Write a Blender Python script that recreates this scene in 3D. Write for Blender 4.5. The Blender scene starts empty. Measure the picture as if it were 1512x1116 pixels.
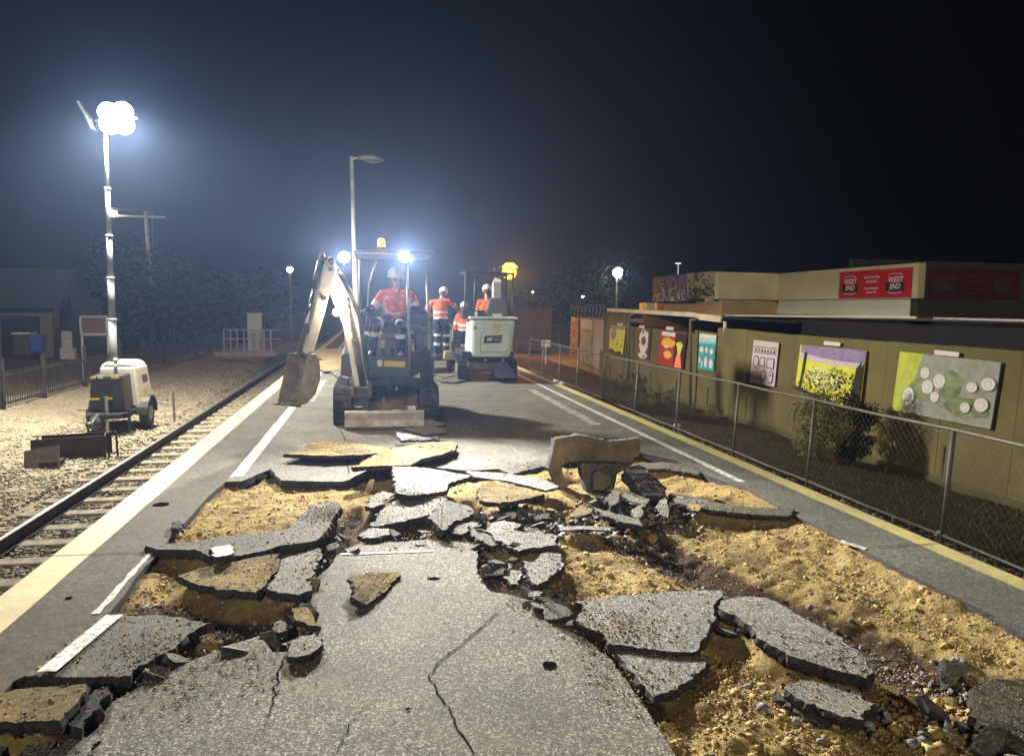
import bpy, math, random
import numpy as np
from mathutils import Vector, Matrix, noise
random.seed(7); RN=np.random.RandomState(5)
S=bpy.context.scene; C=S.collection
V=Vector; PI=math.pi
# ------------------------------------------------------------------ camera
EYE=V((0,0,1.65)); FPX=1100.0
PITCH,YAW,ROLL=math.radians(5.41215),math.radians(10.5326),.0136
def _cam():
    cp,sp=math.cos(PITCH),math.sin(PITCH)
    f=V((math.sin(YAW)*cp,math.cos(YAW)*cp,-sp)); r0=V((math.cos(YAW),-math.sin(YAW),0)); d0=f.cross(r0)
    c=1/math.sqrt(1+ROLL*ROLL)
    return f,(r0-d0*ROLL)*c,(d0+r0*ROLL)*c
CF,CI,CJ=_cam()
def ray(x,y): return CF+CI*((x-756)/FPX)+CJ*((y-558)/FPX)
def G(x,y,z=0.0):
    d=ray(x,y); return EYE+d*((z-EYE.z)/d.z)
def AX(x,y,X):
    d=ray(x,y); return EYE+d*(X/d.x)
def AY(x,y,Y):
    d=ray(x,y); return EYE+d*(Y/d.y)
def AP(x,y,X,k):            # point on the leaning plane  X + k*z
    d=ray(x,y); t=(X+k*EYE.z)/(d.x-k*d.z); return EYE+d*t
cam=bpy.data.cameras.new('camera'); co=bpy.data.objects.new('camera',cam); C.objects.link(co)
cam.sensor_width=36; cam.lens=FPX/1512*36; cam.clip_start=.05; cam.clip_end=2000
m=Matrix((CI,-CJ,-CF)).transposed().to_4x4(); m.translation=EYE; co.matrix_world=m; S.camera=co
# ------------------------------------------------------------------ helpers
def tag(o,label=None,cat=None,group=None,kind=None):
    if label: o['label']=label
    if cat: o['category']=cat
    if group: o['group']=group
    if kind: o['kind']=kind
    return o
def empty(name,loc,label,cat,group=None):
    o=bpy.data.objects.new(name,None); C.objects.link(o); o.location=loc; o.empty_display_size=.2
    return tag(o,label,cat,group)
class MB:
    def __init__(s): s.v=[]; s.f=[]; s.m=[]; s.cur=0
    def mat(s,i): s.cur=i; return s
    def add(s,vs,fs):
        b=len(s.v); s.v+= [tuple(p) for p in vs]; s.f+=[tuple(b+i for i in f) for f in fs]; s.m+=[s.cur]*len(fs); return s
    def box(s,c,d,rot=None):
        c=V(c); h=V(d)/2; R=rot if rot is not None else Matrix.Identity(3)
        vs=[c+R@V((sx*h.x,sy*h.y,sz*h.z)) for sz in(-1,1) for sy in(-1,1) for sx in(-1,1)]
        return s.add(vs,[(0,2,3,1),(4,5,7,6),(0,1,5,4),(2,6,7,3),(0,4,6,2),(1,3,7,5)])
    def hexa(s,b,t):  # four bottom, four top, same order
        return s.add(list(b)+list(t),[(3,2,1,0),(4,5,6,7),(0,1,5,4),(1,2,6,5),(2,3,7,6),(3,0,4,7)])
    def tube(s,pts,r,n=10,cap=True,side=None,r2=None):
        pts=[V(p) for p in pts]; rs=r if isinstance(r,(list,tuple)) else [r]*len(pts)
        r2s=r2 if isinstance(r2,(list,tuple)) else ([r2]*len(pts) if r2 else rs)
        vs=[];fs=[]
        prev=None
        for i,p in enumerate(pts):
            t=(pts[min(i+1,len(pts)-1)]-pts[max(i-1,0)]).normalized()
            if side is not None: a=V(side)
            elif prev is not None: a=prev
            else: a=V((1,0,0)) if abs(t.x)<.8 else V((0,1,0))
            a=(a-t*a.dot(t)).normalized(); b=t.cross(a); prev=a
            for k in range(n):
                an=2*PI*k/n; vs.append(p+a*(rs[i]*math.cos(an))+b*(r2s[i]*math.sin(an)))
        for i in range(len(pts)-1):
            for k in range(n):
                k2=(k+1)%n; fs.append((i*n+k,i*n+k2,(i+1)*n+k2,(i+1)*n+k))
        if cap: fs.append(tuple(reversed(range(n)))); fs.append(tuple((len(pts)-1)*n+k for k in range(n)))
        return s.add(vs,fs)
    def beam(s,pts,w,h,side):   # rectangular loft: w along side, h across
        pts=[V(p) for p in pts]; L=lambda q:q if isinstance(q,(list,tuple)) else [q]*len(pts)
        w=L(w);h=L(h);vs=[];fs=[]
        for i,p in enumerate(pts):
            t=(pts[min(i+1,len(pts)-1)]-pts[max(i-1,0)]).normalized()
            a=V(side); a=(a-t*a.dot(t)).normalized(); b=t.cross(a)
            for sa,sb in((-1,-1),(1,-1),(1,1),(-1,1)): vs.append(p+a*(sa*w[i]/2)+b*(sb*h[i]/2))
        for i in range(len(pts)-1):
            for k in range(4):
                k2=(k+1)%4; fs.append((i*4+k,i*4+k2,i*4+4+k2,i*4+4+k))
        fs.append((3,2,1,0)); q=(len(pts)-1)*4; fs.append((q,q+1,q+2,q+3))
        return s.add(vs,fs)
    def ball(s,c,r,n=10,m_=6):
        c=V(c); r=V(r) if not isinstance(r,(int,float)) else V((r,r,r)); vs=[c+V((0,0,r.z))];fs=[]
        for i in range(1,m_):
            ph=PI*i/m_
            for k in range(n): vs.append(c+V((r.x*math.sin(ph)*math.cos(2*PI*k/n),r.y*math.sin(ph)*math.sin(2*PI*k/n),r.z*math.cos(ph))))
        vs.append(c-V((0,0,r.z))); e=len(vs)-1
        for k in range(n):
            k2=(k+1)%n; fs.append((0,1+k,1+k2))
            for i in range(m_-2): fs.append((1+i*n+k,1+(i+1)*n+k,1+(i+1)*n+k2,1+i*n+k2))
            fs.append((1+(m_-2)*n+k,e,1+(m_-2)*n+k2))
        return s.add(vs,fs)
    def prism(s,poly,ex):   # planar polygon extruded by vector ex
        ex=V(ex); n=len(poly); p=[V(q) for q in poly]
        return s.add(p+[q+ex for q in p],[tuple(reversed(range(n))),tuple(range(n,2*n))]+[(k,(k+1)%n,n+(k+1)%n,n+k) for k in range(n)])
    def build(s,name,mats,parent=None,smooth=False,bevel=0,label=None):
        me=bpy.data.meshes.new(name); me.from_pydata(s.v,[],s.f)
        for mm in (mats if isinstance(mats,(list,tuple)) else [mats]): me.materials.append(mm)
        me.polygons.foreach_set('material_index',s.m); me.update()
        import bmesh as _b
        b=_b.new(); b.from_mesh(me); _b.ops.recalc_face_normals(b,faces=b.faces); b.to_mesh(me); b.free()
        if smooth: me.shade_smooth()
        o=bpy.data.objects.new(name,me); C.objects.link(o)
        if bevel:
            d=o.modifiers.new('bevel','BEVEL'); d.width=bevel; d.segments=2; d.limit_method='ANGLE'; d.angle_limit=math.radians(35)
        if parent is not None:
            o.parent=parent; o.matrix_parent_inverse=Matrix.Translation(-V(parent.location)) if parent.type=='EMPTY' else Matrix.Identity(4)
        if label: o['label']=label
        return o
def fastmesh(name,verts,faces,mats,smooth=False,mi=None):
    me=bpy.data.meshes.new(name); n=len(verts); k=faces.shape[1]; f=len(faces)
    me.vertices.add(n); me.vertices.foreach_set('co',np.ascontiguousarray(verts,dtype=np.float32).ravel())
    me.loops.add(f*k); me.loops.foreach_set('vertex_index',np.ascontiguousarray(faces,dtype=np.int32).ravel())
    me.polygons.add(f); me.polygons.foreach_set('loop_start',np.arange(0,f*k,k,dtype=np.int32))
    for mm in mats: me.materials.append(mm)
    if mi is not None: me.polygons.foreach_set('material_index',mi.astype(np.int32))
    me.update(calc_edges=True); me.validate()
    if smooth: me.shade_smooth()
    o=bpy.data.objects.new(name,me); C.objects.link(o); return o
# ------------------------------------------------------------------ materials
class N:
    def __init__(s,name):
        s.m=bpy.data.materials.new(name); s.m.use_nodes=True; s.t=s.m.node_tree; s.b=s.t.nodes['Principled BSDF']; s.geo=None
    def n(s,t,**k):
        q=s.t.nodes.new(t)
        for a,b in k.items():
            if a in q.inputs.keys() if isinstance(a,str) else False: pass
            setattr(q,a,b)
        return q
    def l(s,a,b): s.t.links.new(a,b)
    def co(s):
        if s.geo is None: s.geo=s.t.nodes.new('ShaderNodeTexCoord')
        return s.geo.outputs['Object']
    def noise(s,sc,det=4,rough=.6,vec=None):
        q=s.t.nodes.new('ShaderNodeTexNoise'); q.inputs['Scale'].default_value=sc; q.inputs['Detail'].default_value=det; q.inputs['Roughness'].default_value=rough
        s.l(vec or s.co(),q.inputs['Vector']); return q.outputs['Fac']
    def vor(s,sc,feat='F1',out='Distance'):
        q=s.t.nodes.new('ShaderNodeTexVoronoi'); q.feature=feat; q.inputs['Scale'].default_value=sc; s.l(s.co(),q.inputs['Vector']); return q.outputs[out]
    def ramp(s,fac,stops):
        q=s.t.nodes.new('ShaderNodeValToRGB'); e=q.color_ramp.elements
        while len(e)<len(stops): e.new(.5)
        for i,(p,c) in enumerate(stops): e[i].position=p; e[i].color=(c[0],c[1],c[2],1) if len(c)==3 else c
        s.l(fac,q.inputs['Fac']); return q.outputs['Color']
    def mix(s,fac,a,b,mode='MIX'):
        q=s.t.nodes.new('ShaderNodeMix'); q.data_type='RGBA'; q.blend_type=mode
        for sock,val in ((q.inputs[0],fac),(q.inputs[6],a),(q.inputs[7],b)):
            if isinstance(val,(int,float)): sock.default_value=val
            elif isinstance(val,(tuple,list)): sock.default_value=(*val[:3],1)
            else: s.l(val,sock)
        return q.outputs[2]
    def math(s,op,a,b=0.,c=None):
        q=s.t.nodes.new('ShaderNodeMath'); q.operation=op
        for i,val in enumerate((a,b) if c is None else (a,b,c)):
            if isinstance(val,(int,float)): q.inputs[i].default_value=val
            else: s.l(val,q.inputs[i])
        return q.outputs[0]
    def bump(s,h,st=.5,dist=.01):
        q=s.t.nodes.new('ShaderNodeBump'); q.inputs['Strength'].default_value=st; q.inputs['Distance'].default_value=dist
        s.l(h,q.inputs['Height']); prev=s.b.inputs['Normal']
        if prev.is_linked: s.l(prev.links[0].from_socket,q.inputs['Normal'])
        s.l(q.outputs[0],prev)
    def col(s,c):
        if isinstance(c,(tuple,list)): s.b.inputs['Base Color'].default_value=(*c[:3],1)
        else: s.l(c,s.b.inputs['Base Color'])
    def set(s,rough=.8,metal=0,spec=.3):
        s.b.inputs['Roughness'].default_value=rough; s.b.inputs['Metallic'].default_value=metal; s.b.inputs['Specular IOR Level'].default_value=spec; return s
def mul(c,k): return tuple(x*k for x in c)
def M_simple(name,c,rough=.6,metal=0,var=.25,sc=9,bump=0,dirt=None,dk=.5,spec=.3):
    q=N(name); q.set(rough,metal,spec)
    f=q.noise(sc,5,.65); k=q.ramp(f,[(.3,mul(c,1-var)),(.7,mul(c,1+var*.6))])
    if dirt: k=q.mix(q.ramp(q.noise(sc*.35,6,.7),[(.45,(0,0,0)),(.7,(dk,dk,dk))]),k,dirt)
    q.col(k)
    if bump: q.bump(q.noise(sc*8,3),bump,.004)
    return q.m
def M_cloth(name,c):
    q=N(name); q.set(.9,0,.15); k=q.ramp(q.noise(11,5,.6),[(.3,mul(c,.6)),(.65,mul(c,1.15))]); q.col(q.mix(q.ramp(q.noise(5,6,.7),[(.52,(0,0,0)),(.72,(.45,.45,.45))]),k,(.12,.09,.06))); w_=q.t.nodes.new('ShaderNodeTexNoise'); w_.inputs['Scale'].default_value=9; w_.inputs['Detail'].default_value=2; w_.inputs['Distortion'].default_value=1.8; q.l(q.co(),w_.inputs['Vector']); q.bump(w_.outputs['Fac'],1,.05); return q.m
def M_emit(name,c,st):
    q=N(name); q.col((0,0,0)); q.b.inputs['Emission Color'].default_value=(*c,1); q.b.inputs['Emission Strength'].default_value=st; return q.m
def M_asphalt(name,lo,mid,hi,bs=.8,sc=95,stain=.6,dusty=None):
    q=N(name); q.set(.86,0,.2)
    cell=q.vor(sc,'F1','Color'); sep=q.t.nodes.new('ShaderNodeSeparateColor'); q.l(cell,sep.inputs[0])
    base=q.ramp(sep.outputs[0],[(.0,lo),(.3,mul(mid,.75)),(.62,mid),(.78,mul(mid,1.5)),(1,hi)])
    base=q.mix(q.ramp(q.noise(1.3,6,.65),[(.32,(stain,)*3),(.62,(0,0,0))]),base,mul(mid,.45),'MIX')
    if dusty: base=q.mix(q.ramp(q.noise(2.1,7,.7),[(.5,(0,0,0)),(.75,(.6,.6,.6))]),base,dusty)
    q.col(base)
    q.bump(q.vor(sc*1.5,'F1','Distance'),bs*.6,.004); q.bump(q.noise(170,3,.8),bs*.6,.004); q.bump(q.noise(7,6,.8),.16,.02)
    return q.m
asphalt=M_asphalt('asphalt',(.06,.056,.046),(.2,.188,.155),(.66,.62,.5),1,135,.6,(.26,.22,.15))
asphalt_far=M_asphalt('asphalt_worn',(.09,.086,.072),(.15,.143,.12),(.24,.23,.19),.35,70,.7,(.22,.2,.155))
asphalt_purple=M_asphalt('asphalt_clean_chips',(.08,.075,.07),(.235,.224,.205),(.68,.65,.58),1,135,.35,(.3,.25,.17))
asphalt_dirty=M_asphalt('asphalt_dirty',(.05,.047,.04),(.12,.112,.095),(.25,.23,.19),.9,80,.6,(.3,.24,.14))
strip_mat=M_asphalt('edge_pavement',(.06,.048,.033),(.092,.076,.053),(.13,.108,.078),.25,60,.7,(.15,.128,.095))
strip_right=M_asphalt('edge_pavement_green',(.1,.1,.08),(.145,.145,.115),(.19,.19,.155),.25,60,.6,(.2,.19,.14))
def edge_m():
    q=N('broken_asphalt_edge'); q.set(.9,0,.2); q.col(q.ramp(q.noise(60,6,.8),[(.3,(.035,.033,.034)),(.55,(.085,.08,.078)),(.74,(.24,.22,.2))])); q.bump(q.noise(120,6,.85),1,.012); q.bump(q.vor(150),.5,.006); q.bump(q.noise(22,5,.7),.9,.025); return q.m
edge=edge_m()
def sand_m(name,a=(.56,.4,.15),b=(.32,.215,.085),soil_and_shade=True):
    q=N(name); q.set(.95,0,.1)
    k=q.ramp(q.noise(22,8,.75),[(.32,b),(.5,mul(a,.85)),(.72,mul(a,1.25))])
    sp=q.t.nodes.new('ShaderNodeSeparateColor'); q.l(q.vor(130,'F1','Color'),sp.inputs[0])
    k=q.mix(q.ramp(sp.outputs[0],[(.8,(0,0,0)),(.92,(.6,.6,.6))]),k,(.5,.42,.26))
    k=q.mix(q.ramp(q.noise(2.6,7,.68),[(.44,(0,0,0)),(.62,(.85,.85,.85))]),k,(b[0]*.72,b[1]*.74,b[2]*.85))
    k=q.mix(q.ramp(q.noise(6,6,.75),[(.56,(0,0,0)),(.68,(.6,.6,.6))]),k,(.3,.26,.19))
    if soil_and_shade:
        at=q.t.nodes.new('ShaderNodeAttribute'); at.attribute_name='soil_and_shade'
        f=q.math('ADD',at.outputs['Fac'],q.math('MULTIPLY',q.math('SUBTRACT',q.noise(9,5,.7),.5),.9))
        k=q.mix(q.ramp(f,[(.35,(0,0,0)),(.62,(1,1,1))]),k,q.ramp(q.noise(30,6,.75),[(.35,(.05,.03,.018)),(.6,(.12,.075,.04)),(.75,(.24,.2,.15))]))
    q.col(k); q.bump(q.noise(75,6,.8),1,.012); q.bump(q.vor(120),.6,.006); q.bump(q.noise(20,5,.7),.9,.035); return q.m
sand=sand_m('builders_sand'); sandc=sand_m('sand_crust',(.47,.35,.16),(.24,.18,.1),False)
def stone_m(name,cs,sc=17):
    q=N(name); q.set(.85,0,.25); q.col(q.ramp(q.noise(sc,3,.6),[(.3,cs[0]),(.5,cs[1]),(.7,cs[2])])); q.bump(q.noise(60,4),.5,.006); return q.m
ballast_m=stone_m('ballast_stone',[(.1,.085,.06),(.24,.205,.14),(.4,.35,.25)],14)
ballast_dk=stone_m('ballast_oily',[(.035,.03,.022),(.09,.078,.055),(.2,.17,.12)],14)
rub_m=stone_m('crushed_asphalt',[(.06,.055,.055),(.17,.16,.16),(.38,.36,.35)],25)
sandst=stone_m('sand_clod',[(.25,.16,.06),(.42,.29,.115),(.56,.43,.22)],25)
def ground_m(name,a,b,c,sc=3):
    q=N(name); q.set(.95,0,.1); q.col(q.ramp(q.noise(sc,8,.75),[(.3,a),(.5,b),(.72,c)])); q.bump(q.noise(sc*8,6,.75),.9,.04); return q.m
terr_m=ground_m('dry_ground',(.07,.055,.035),(.13,.105,.065),(.22,.19,.13)); bed_l=ground_m('embankment_dirt',(.16,.13,.085),(.25,.21,.14),(.36,.32,.23),6)
verge_m=ground_m('verge_soil',(.02,.017,.01),(.05,.04,.024),(.1,.08,.05),4)
def paint_m(name,c,under,thr=.5,sc=18):
    q=N(name); q.set(.7,0,.3)
    w=q.ramp(q.noise(sc,8,.8),[(thr-.06,(0,0,0)),(thr+.03,(1,1,1))]); k=q.mix(w,under,q.ramp(q.noise(5,4),[(.3,mul(c,.75)),(.6,c)]))
    q.col(k); q.bump(q.noise(90,4),.5,.004); return q.m
white_line=paint_m('worn_white_paint',(.72,.7,.64),(.2,.19,.16),.48,22); white_worn=paint_m('rubbed_white_paint',(.5,.5,.44),(.17,.165,.14),.47,30)
yellow_line=paint_m('yellow_edge_paint',(.58,.48,.22),(.24,.2,.12),.39,14); yellow_r=paint_m('yellow_edge_paint_right',(.55,.47,.19),(.2,.18,.1),.42,16)
rust=M_simple('rusty_rail_side',(.05,.034,.022),.8,.2,.4,14,.5); railtop=M_simple('polished_rail_head',(.45,.42,.38),.35,.8)
sleeper_m=M_simple('sleeper_concrete',(.24,.2,.14),.9,0,.45,6,.7,(.06,.05,.035),.9); conc=M_simple('concrete',(.3,.28,.23),.9,0,.3,4,.4)
blk=M_simple('black_paint',(.016,.016,.018),.5,0,.4,9,.2,(.1,.09,.07),.45); dk=M_simple('dark_grey_paint',(.045,.047,.05),.5,0,.3,9,.2,(.14,.12,.09),.5)
rubber=M_simple('track_rubber',(.025,.025,.027),.85,0,.3,20,.6,(.12,.1,.075),.6); wht=M_simple('white_machine_paint',(.74,.74,.71),.4,0,.12,7,.1,(.24,.2,.15),.55,.5)
mint=M_simple('pale_green_white_paint',(.68,.78,.7),.42,0,.1,3,.1,(.3,.28,.2),.35,.5); grey=M_simple('grey_metal',(.3,.3,.3),.45,.5,.2,8); galv=M_simple('galvanised_steel',(.38,.38,.36),.5,.6,.2,12)
galv_brown=M_simple('weathered_galvanised',(.13,.115,.085),.6,.4,.25,9)
bladem=M_simple('scraped_blade_steel',(.62,.57,.56),.65,.1,.35,6,.5,(.2,.16,.1),.8); steelr=M_simple('muddy_steel',(.15,.125,.1),.75,.2,.5,7,.6,(.25,.19,.13),.7); chrome=M_simple('cylinder_rod',(.75,.75,.75),.15,1)
green_dk=M_simple('dark_green_panel',(.05,.075,.062),.5,0,.2,8,.1,(.12,.11,.085),.5); yel=M_simple('yellow_sticker',(.75,.52,.04),.5,0,.12,30); cream=M_simple('cream_plastic',(.5,.47,.4),.5,0,.1,5,0,(.35,.3,.22),.3)
orange_hi=M_cloth('orange_hivis_cloth',(.82,.15,.065)); navy=M_cloth('navy_cloth',(.018,.024,.05)); tape=M_simple('reflective_tape',(.75,.75,.74),.4,0,.06,20,0,spec=.8); skin=M_simple('skin',(.5,.26,.18),.6,0,.1,20)
helm=M_simple('white_helmet',(.72,.72,.7),.35,0,.05,10); boot=M_simple('dusty_boot',(.09,.065,.045),.8,0,.3,20); seatm=M_simple('seat_vinyl',(.14,.115,.09),.7,0,.2,9); red=M_simple('red_paint',(.6,.03,.03),.4)
olive=M_simple('olive_wall_paint',(.14,.118,.042),.85,0,.25,.9,.25,(.085,.07,.035),.7); olive2=M_simple('olive_wall_paint_dark',(.1,.09,.038),.9,0,.2,1.5,.2,(.05,.045,.025),.6)
shade_black_m=M_simple('shade_black',(.012,.012,.013),.8,0,.4,2); parap=M_simple('cream_render',(.52,.46,.27),.9,0,.14,.9,.3,(.24,.2,.11),.5); parap2=M_simple('pale_render',(.52,.49,.36),.9,0,.12,.8,.2); browns=M_simple('tan_block_wall',(.36,.24,.12),.9,0,.2,2,.3)
roofm=M_simple('roof_iron',(.06,.06,.055),.7,.2); gutter=M_simple('gutter_white',(.62,.56,.42),.6,0,.12,3,0,(.2,.15,.1),.4)
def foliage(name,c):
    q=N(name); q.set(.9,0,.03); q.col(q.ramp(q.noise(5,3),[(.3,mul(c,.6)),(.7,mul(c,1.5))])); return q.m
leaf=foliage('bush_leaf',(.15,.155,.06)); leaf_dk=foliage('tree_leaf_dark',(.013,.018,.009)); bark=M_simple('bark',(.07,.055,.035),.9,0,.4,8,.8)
em_white=M_emit('floodlight_led',(.9,.96,1),420); em_work=M_emit('work_light_led',(1,.99,.93),70); em_amber=M_emit('amber_lamp',(1,.36,.02),3); em_orange=M_emit('orange_lamp',(1,.3,.01),3.2); em_warm=M_emit('warm_lamp',(1,.72,.38),26); em_cool=M_emit('far_white_lamp',(1,1,.86),40); em_red=M_emit('red_lamp',(1,.05,.08),2.5)
M_hair=M_simple('grey_brown_hair',(.1,.07,.05),.8,0,.3,40)
# ------------------------------------------------------------------ terrain
PL,PRR=-2.07,4.0
def ztl(X,Y=0):
    if X<-8.9: return -.93
    if X<-6.2: return -1.2+.27*((-6.2-X)/2.7)
    if X<-4.9: return -1.2-.07*((X+6.2)/1.3)
    if X<=PL: return -1.3
    if X<PRR: return -.55
    if X<5.3: return -.34-.2*((X-PRR)/1.3)
    if X<8.9: return -.54-.56*((X-5.3)/3.6)
    return -1.12
def sheet(name,xs,ys,zf,mat,label=None,amp=.02,fr=2.5,kind='structure'):
    nx,ny=len(xs),len(ys); vs=np.zeros((nx*ny,3))
    for j,y in enumerate(ys):
        for i,x in enumerate(xs):
            vs[j*nx+i]=(x,y,zf(x,y)+(amp*noise.noise(V((x*fr,y*fr,0)))+amp*.5*noise.noise(V((x*fr*3,y*fr*3,5))) if amp else 0))
    f=[(j*nx+i,j*nx+i+1,(j+1)*nx+i+1,(j+1)*nx+i) for j in range(ny-1) for i in range(nx-1)]
    o=fastmesh(name,vs,np.array(f),[mat],True); return tag(o,label,kind=kind)
def rng(a,b,s): return list(np.arange(a,b+1e-6,s))
sheet('ground',[-150,-100,-60,-30,-15,-9.3,-8.9,-6.2,-4.9,-2.1,-1.9,3.9,4.05,5.3,8.9,9.4,15,30,60,100,150],[-25,-5,5,15,30,50,80,120,180,260],lambda x,y:ztl(x)-.12,terr_m,'dry dirt ground around the station',0)
# left embankment and track bed
sheet('track_bed',rng(-9.6,-2.02,.16),rng(-1,60,.22),lambda x,y:ztl(x),bed_l,'sloping gravel embankment and track bed beside the platform',.03,1.6)
sheet('verge_ground',rng(3.99,9.25,.2),rng(-2,60,.25),lambda x,y:ztl(x),verge_m,'dark soil verge between platform and painted wall',.05,1.4)
# stones
BASE=np.array([(x,y,z) for z in(-1,1) for y in(-1,1) for x in(-1,1)],float)*.58
FQ=np.array([(0,2,3,1),(4,5,7,6),(0,1,5,4),(2,6,7,3),(0,4,6,2),(1,3,7,5)])
def stones(name,P,sz,mats,label,mi=None,flat=.7):
    n=len(P); b=np.tile(BASE,(n,1,1))*(1+RN.uniform(-.38,.38,(n,8,3))); sc=sz[:,None,None]*RN.uniform(.6,1.25,(n,1,3)); sc[:,:,2]*=flat; b=b*sc
    a=RN.uniform(0,2*PI,n); t=RN.uniform(-.7,.7,n); ca,sa=np.cos(a),np.sin(a); ct,st=np.cos(t),np.sin(t)
    y=b[:,:,1]*ct[:,None]-b[:,:,2]*st[:,None]; z=b[:,:,1]*st[:,None]+b[:,:,2]*ct[:,None]; x=b[:,:,0]
    X=x*ca[:,None]-y*sa[:,None]; Y=x*sa[:,None]+y*ca[:,None]
    v=np.stack([X,Y,z],2)+P[:,None,:]; f=(FQ[None]+(np.arange(n)*8)[:,None,None]).reshape(-1,4)
    o=fastmesh(name,v.reshape(-1,3),f,mats,False,None if mi is None else np.repeat(mi,6)); return tag(o,label,kind='stuff')
def rows(n,x0,x1,y0,y1,near=1.0):
    u=RN.rand(n); Y=1/(1/y0+(1/y1-1/y0)*u) if near else y0+(y1-y0)*u
    return np.stack([RN.uniform(x0,x1,n),Y],1)
ztv=np.vectorize(lambda x:ztl(x))
q=rows(52000,-6.9,-2.12,3.8,42); z=ztv(q[:,0])+RN.uniform(-.012,.02,len(q)); z[(q[:,0]>-3.0)]-=.0
inb=(q[:,0]>-5.0); mi=(inb&(RN.rand(len(q))<.75)).astype(int)
stones('ballast',np.column_stack([q,z]),RN.uniform(.02,.034,len(q))*(1+q[:,1]/60),[ballast_m,ballast_dk],'loose ballast stones around the track and up the shoulder',mi)
q=rows(9000,-9.3,-6.5,6,40); stones('embankment_gravel',np.column_stack([q,ztv(q[:,0])]),RN.uniform(.008,.03,len(q))*(1+q[:,1]/50),[ballast_m],'fine gravel scattered over the dirt embankment',None,.5)
q=rows(9000,4.03,5.6,2.2,26); stones('verge_gravel',np.column_stack([q,ztv(q[:,0])+.01]),RN.uniform(.015,.04,len(q)),[ballast_dk,ballast_m],'dark loose gravel along the right platform edge',(RN.rand(len(q))<.12).astype(int))
# rails and sleepers
def rail(x,label):
    m_=MB(); zt=-1.1
    prof=[(-.07,-.17),(.07,-.17),(.07,-.155),(.012,-.13),(.012,-.045),(.036,-.035),(.036,-.002),(-.036,-.002),(-.036,-.035),(-.012,-.045),(-.012,-.13),(-.07,-.155)]
    m_.prism([(x+a,-2,zt+b) for a,b in prof],(0,75,0)); m_.mat(1); m_.box((x,35.5,zt-.001),(.05,75.01,.006))
    o=m_.build('railway_rail',[rust,railtop]); tag(o,label,'rail')
rail(-4.27,'steel rail farther from the platform with bright worn head'); rail(-2.67,'steel rail tucked close beside the platform wall')
sl=MB(); sl.box((0,0,-.09),(2.6,.23,.18)); s0=sl.build('railway_sleeper',sleeper_m,None,bevel=.02); k=0
for i in range(-6,72):
    o=s0 if i==-6 else s0.copy()
    if i>-6: C.objects.link(o)
    o.location=(-3.47+RN.uniform(-.02,.02),8.33+i*.685,-1.262+RN.uniform(-.006,.006)); o.rotation_euler.z=RN.uniform(-.012,.012)
    tag(o,'concrete sleeper lying in the ballast under the rails','sleeper','sleepers under the rails')
# ------------------------------------------------------------------ platform
pb=MB(); pb.box(((PL+PRR)/2,31.5,-1.1),(PRR-PL-.02,75,1.0)); pb.box((PL+.16,31.5,-.35),(.3,75,.498)); pb.box((PRR-.16,31.5,-.35),(.3,75,.498)); pb.box(((PL+PRR)/2,41,-.35),(PRR-PL-.63,56,.498)); tag(pb.build('platform_base',conc),'concrete body of the platform under the paving',kind='structure')
def rough_poly(P,step=.07,amp=.018,closed=True,seed=0,keep=None):
    out=[]; n=len(P)
    for i in range(n if closed else n-1):
        a,b=P[i],P[(i+1)%n]; L=(b-a).length; k=max(1,int(L/step)); st=keep and keep(a,b)
        out.append(a.copy())
        if st: continue
        d=(b-a).normalized(); nr=V((-d.y,d.x,0))
        for j in range(1,k):
            p=a.lerp(b,j/k); w=amp*(noise.noise(V((p.x*9+seed,p.y*9,p.z*9)))*1.2+noise.noise(V((p.x*38+seed,p.y*38,p.z*9)))*.9+random.uniform(-.3,.3)); out.append(p+nr*w)
    return out
def tri_fill(mb,poly,rev=False):
    from mathutils.geometry import tessellate_polygon
    t=tessellate_polygon([poly]); return t
def plate(name,P,th,mats,step=.07,amp=.018,keep=None,nrm=None,under=None,seed=0,parent=None,inset=.0):
    """P: top outline in 3-D; th thickness downwards. mats=[top,side,bottom]"""
    P=rough_poly(P,step,amp,True,seed,keep); n=len(P)
    if nrm is None:
        nrm=V((0,0,0))
        for i in range(n):
            a,b=P[i],P[(i+1)%n]; nrm+=V(((a.y-b.y)*(a.z+b.z),(a.z-b.z)*(a.x+b.x),(a.x-b.x)*(a.y+b.y)))
        nrm.normalize()
        if nrm.z<0: nrm=-nrm
    cen=sum(P,V())/n
    mid=[]; bot=[]
    for i,p in enumerate(P):
        j=random.uniform(-1,1); out=(p-cen); out-=nrm*out.dot(nrm); out.normalize()
        mid.append(p-nrm*th*.45+out*(.013*j+.009)); bot.append(p-nrm*th*(1+.12*random.uniform(-1,1))+out*(.012*random.uniform(-1,1)-inset))
    from mathutils.geometry import tessellate_polygon
    T=tessellate_polygon([P])
    me=MB(); base=P+mid+bot
    fs=[];ms=[]
    for t in T:
        fs.append(tuple(t)); ms.append(0)
        fs.append(tuple(2*n+i for i in reversed(t))); ms.append(2)
    for i in range(n):
        j=(i+1)%n
        fs.append((i,n+i,n+j,j)); ms.append(1); fs.append((n+i,2*n+i,2*n+j,n+j)); ms.append(1)
    me.add(base,fs); me.m=ms
    return me.build(name,mats,parent)
def w2(pts,z=0): return [V((a,b,z)) for a,b in pts]
far_front=[G(*p) for p in [(333,711),(357,710),(400,692),(415,709),(460,710),(506,711),(530,700),(549,692),(583,688),(640,690),(683,694),(738,692),(790,684),(815,680),(870,676),(945,668),(1000,680),(1040,700),(1094,720)]]
fp=far_front+w2([(3.43,8.0),(3.43,12),(3.43,60),(-1.37,60),(-1.37,19.2),(-1.0,18.6),(-.2,18.9),(-.1,16.8),(-1.37,16.9),(-1.37,12)])
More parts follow.
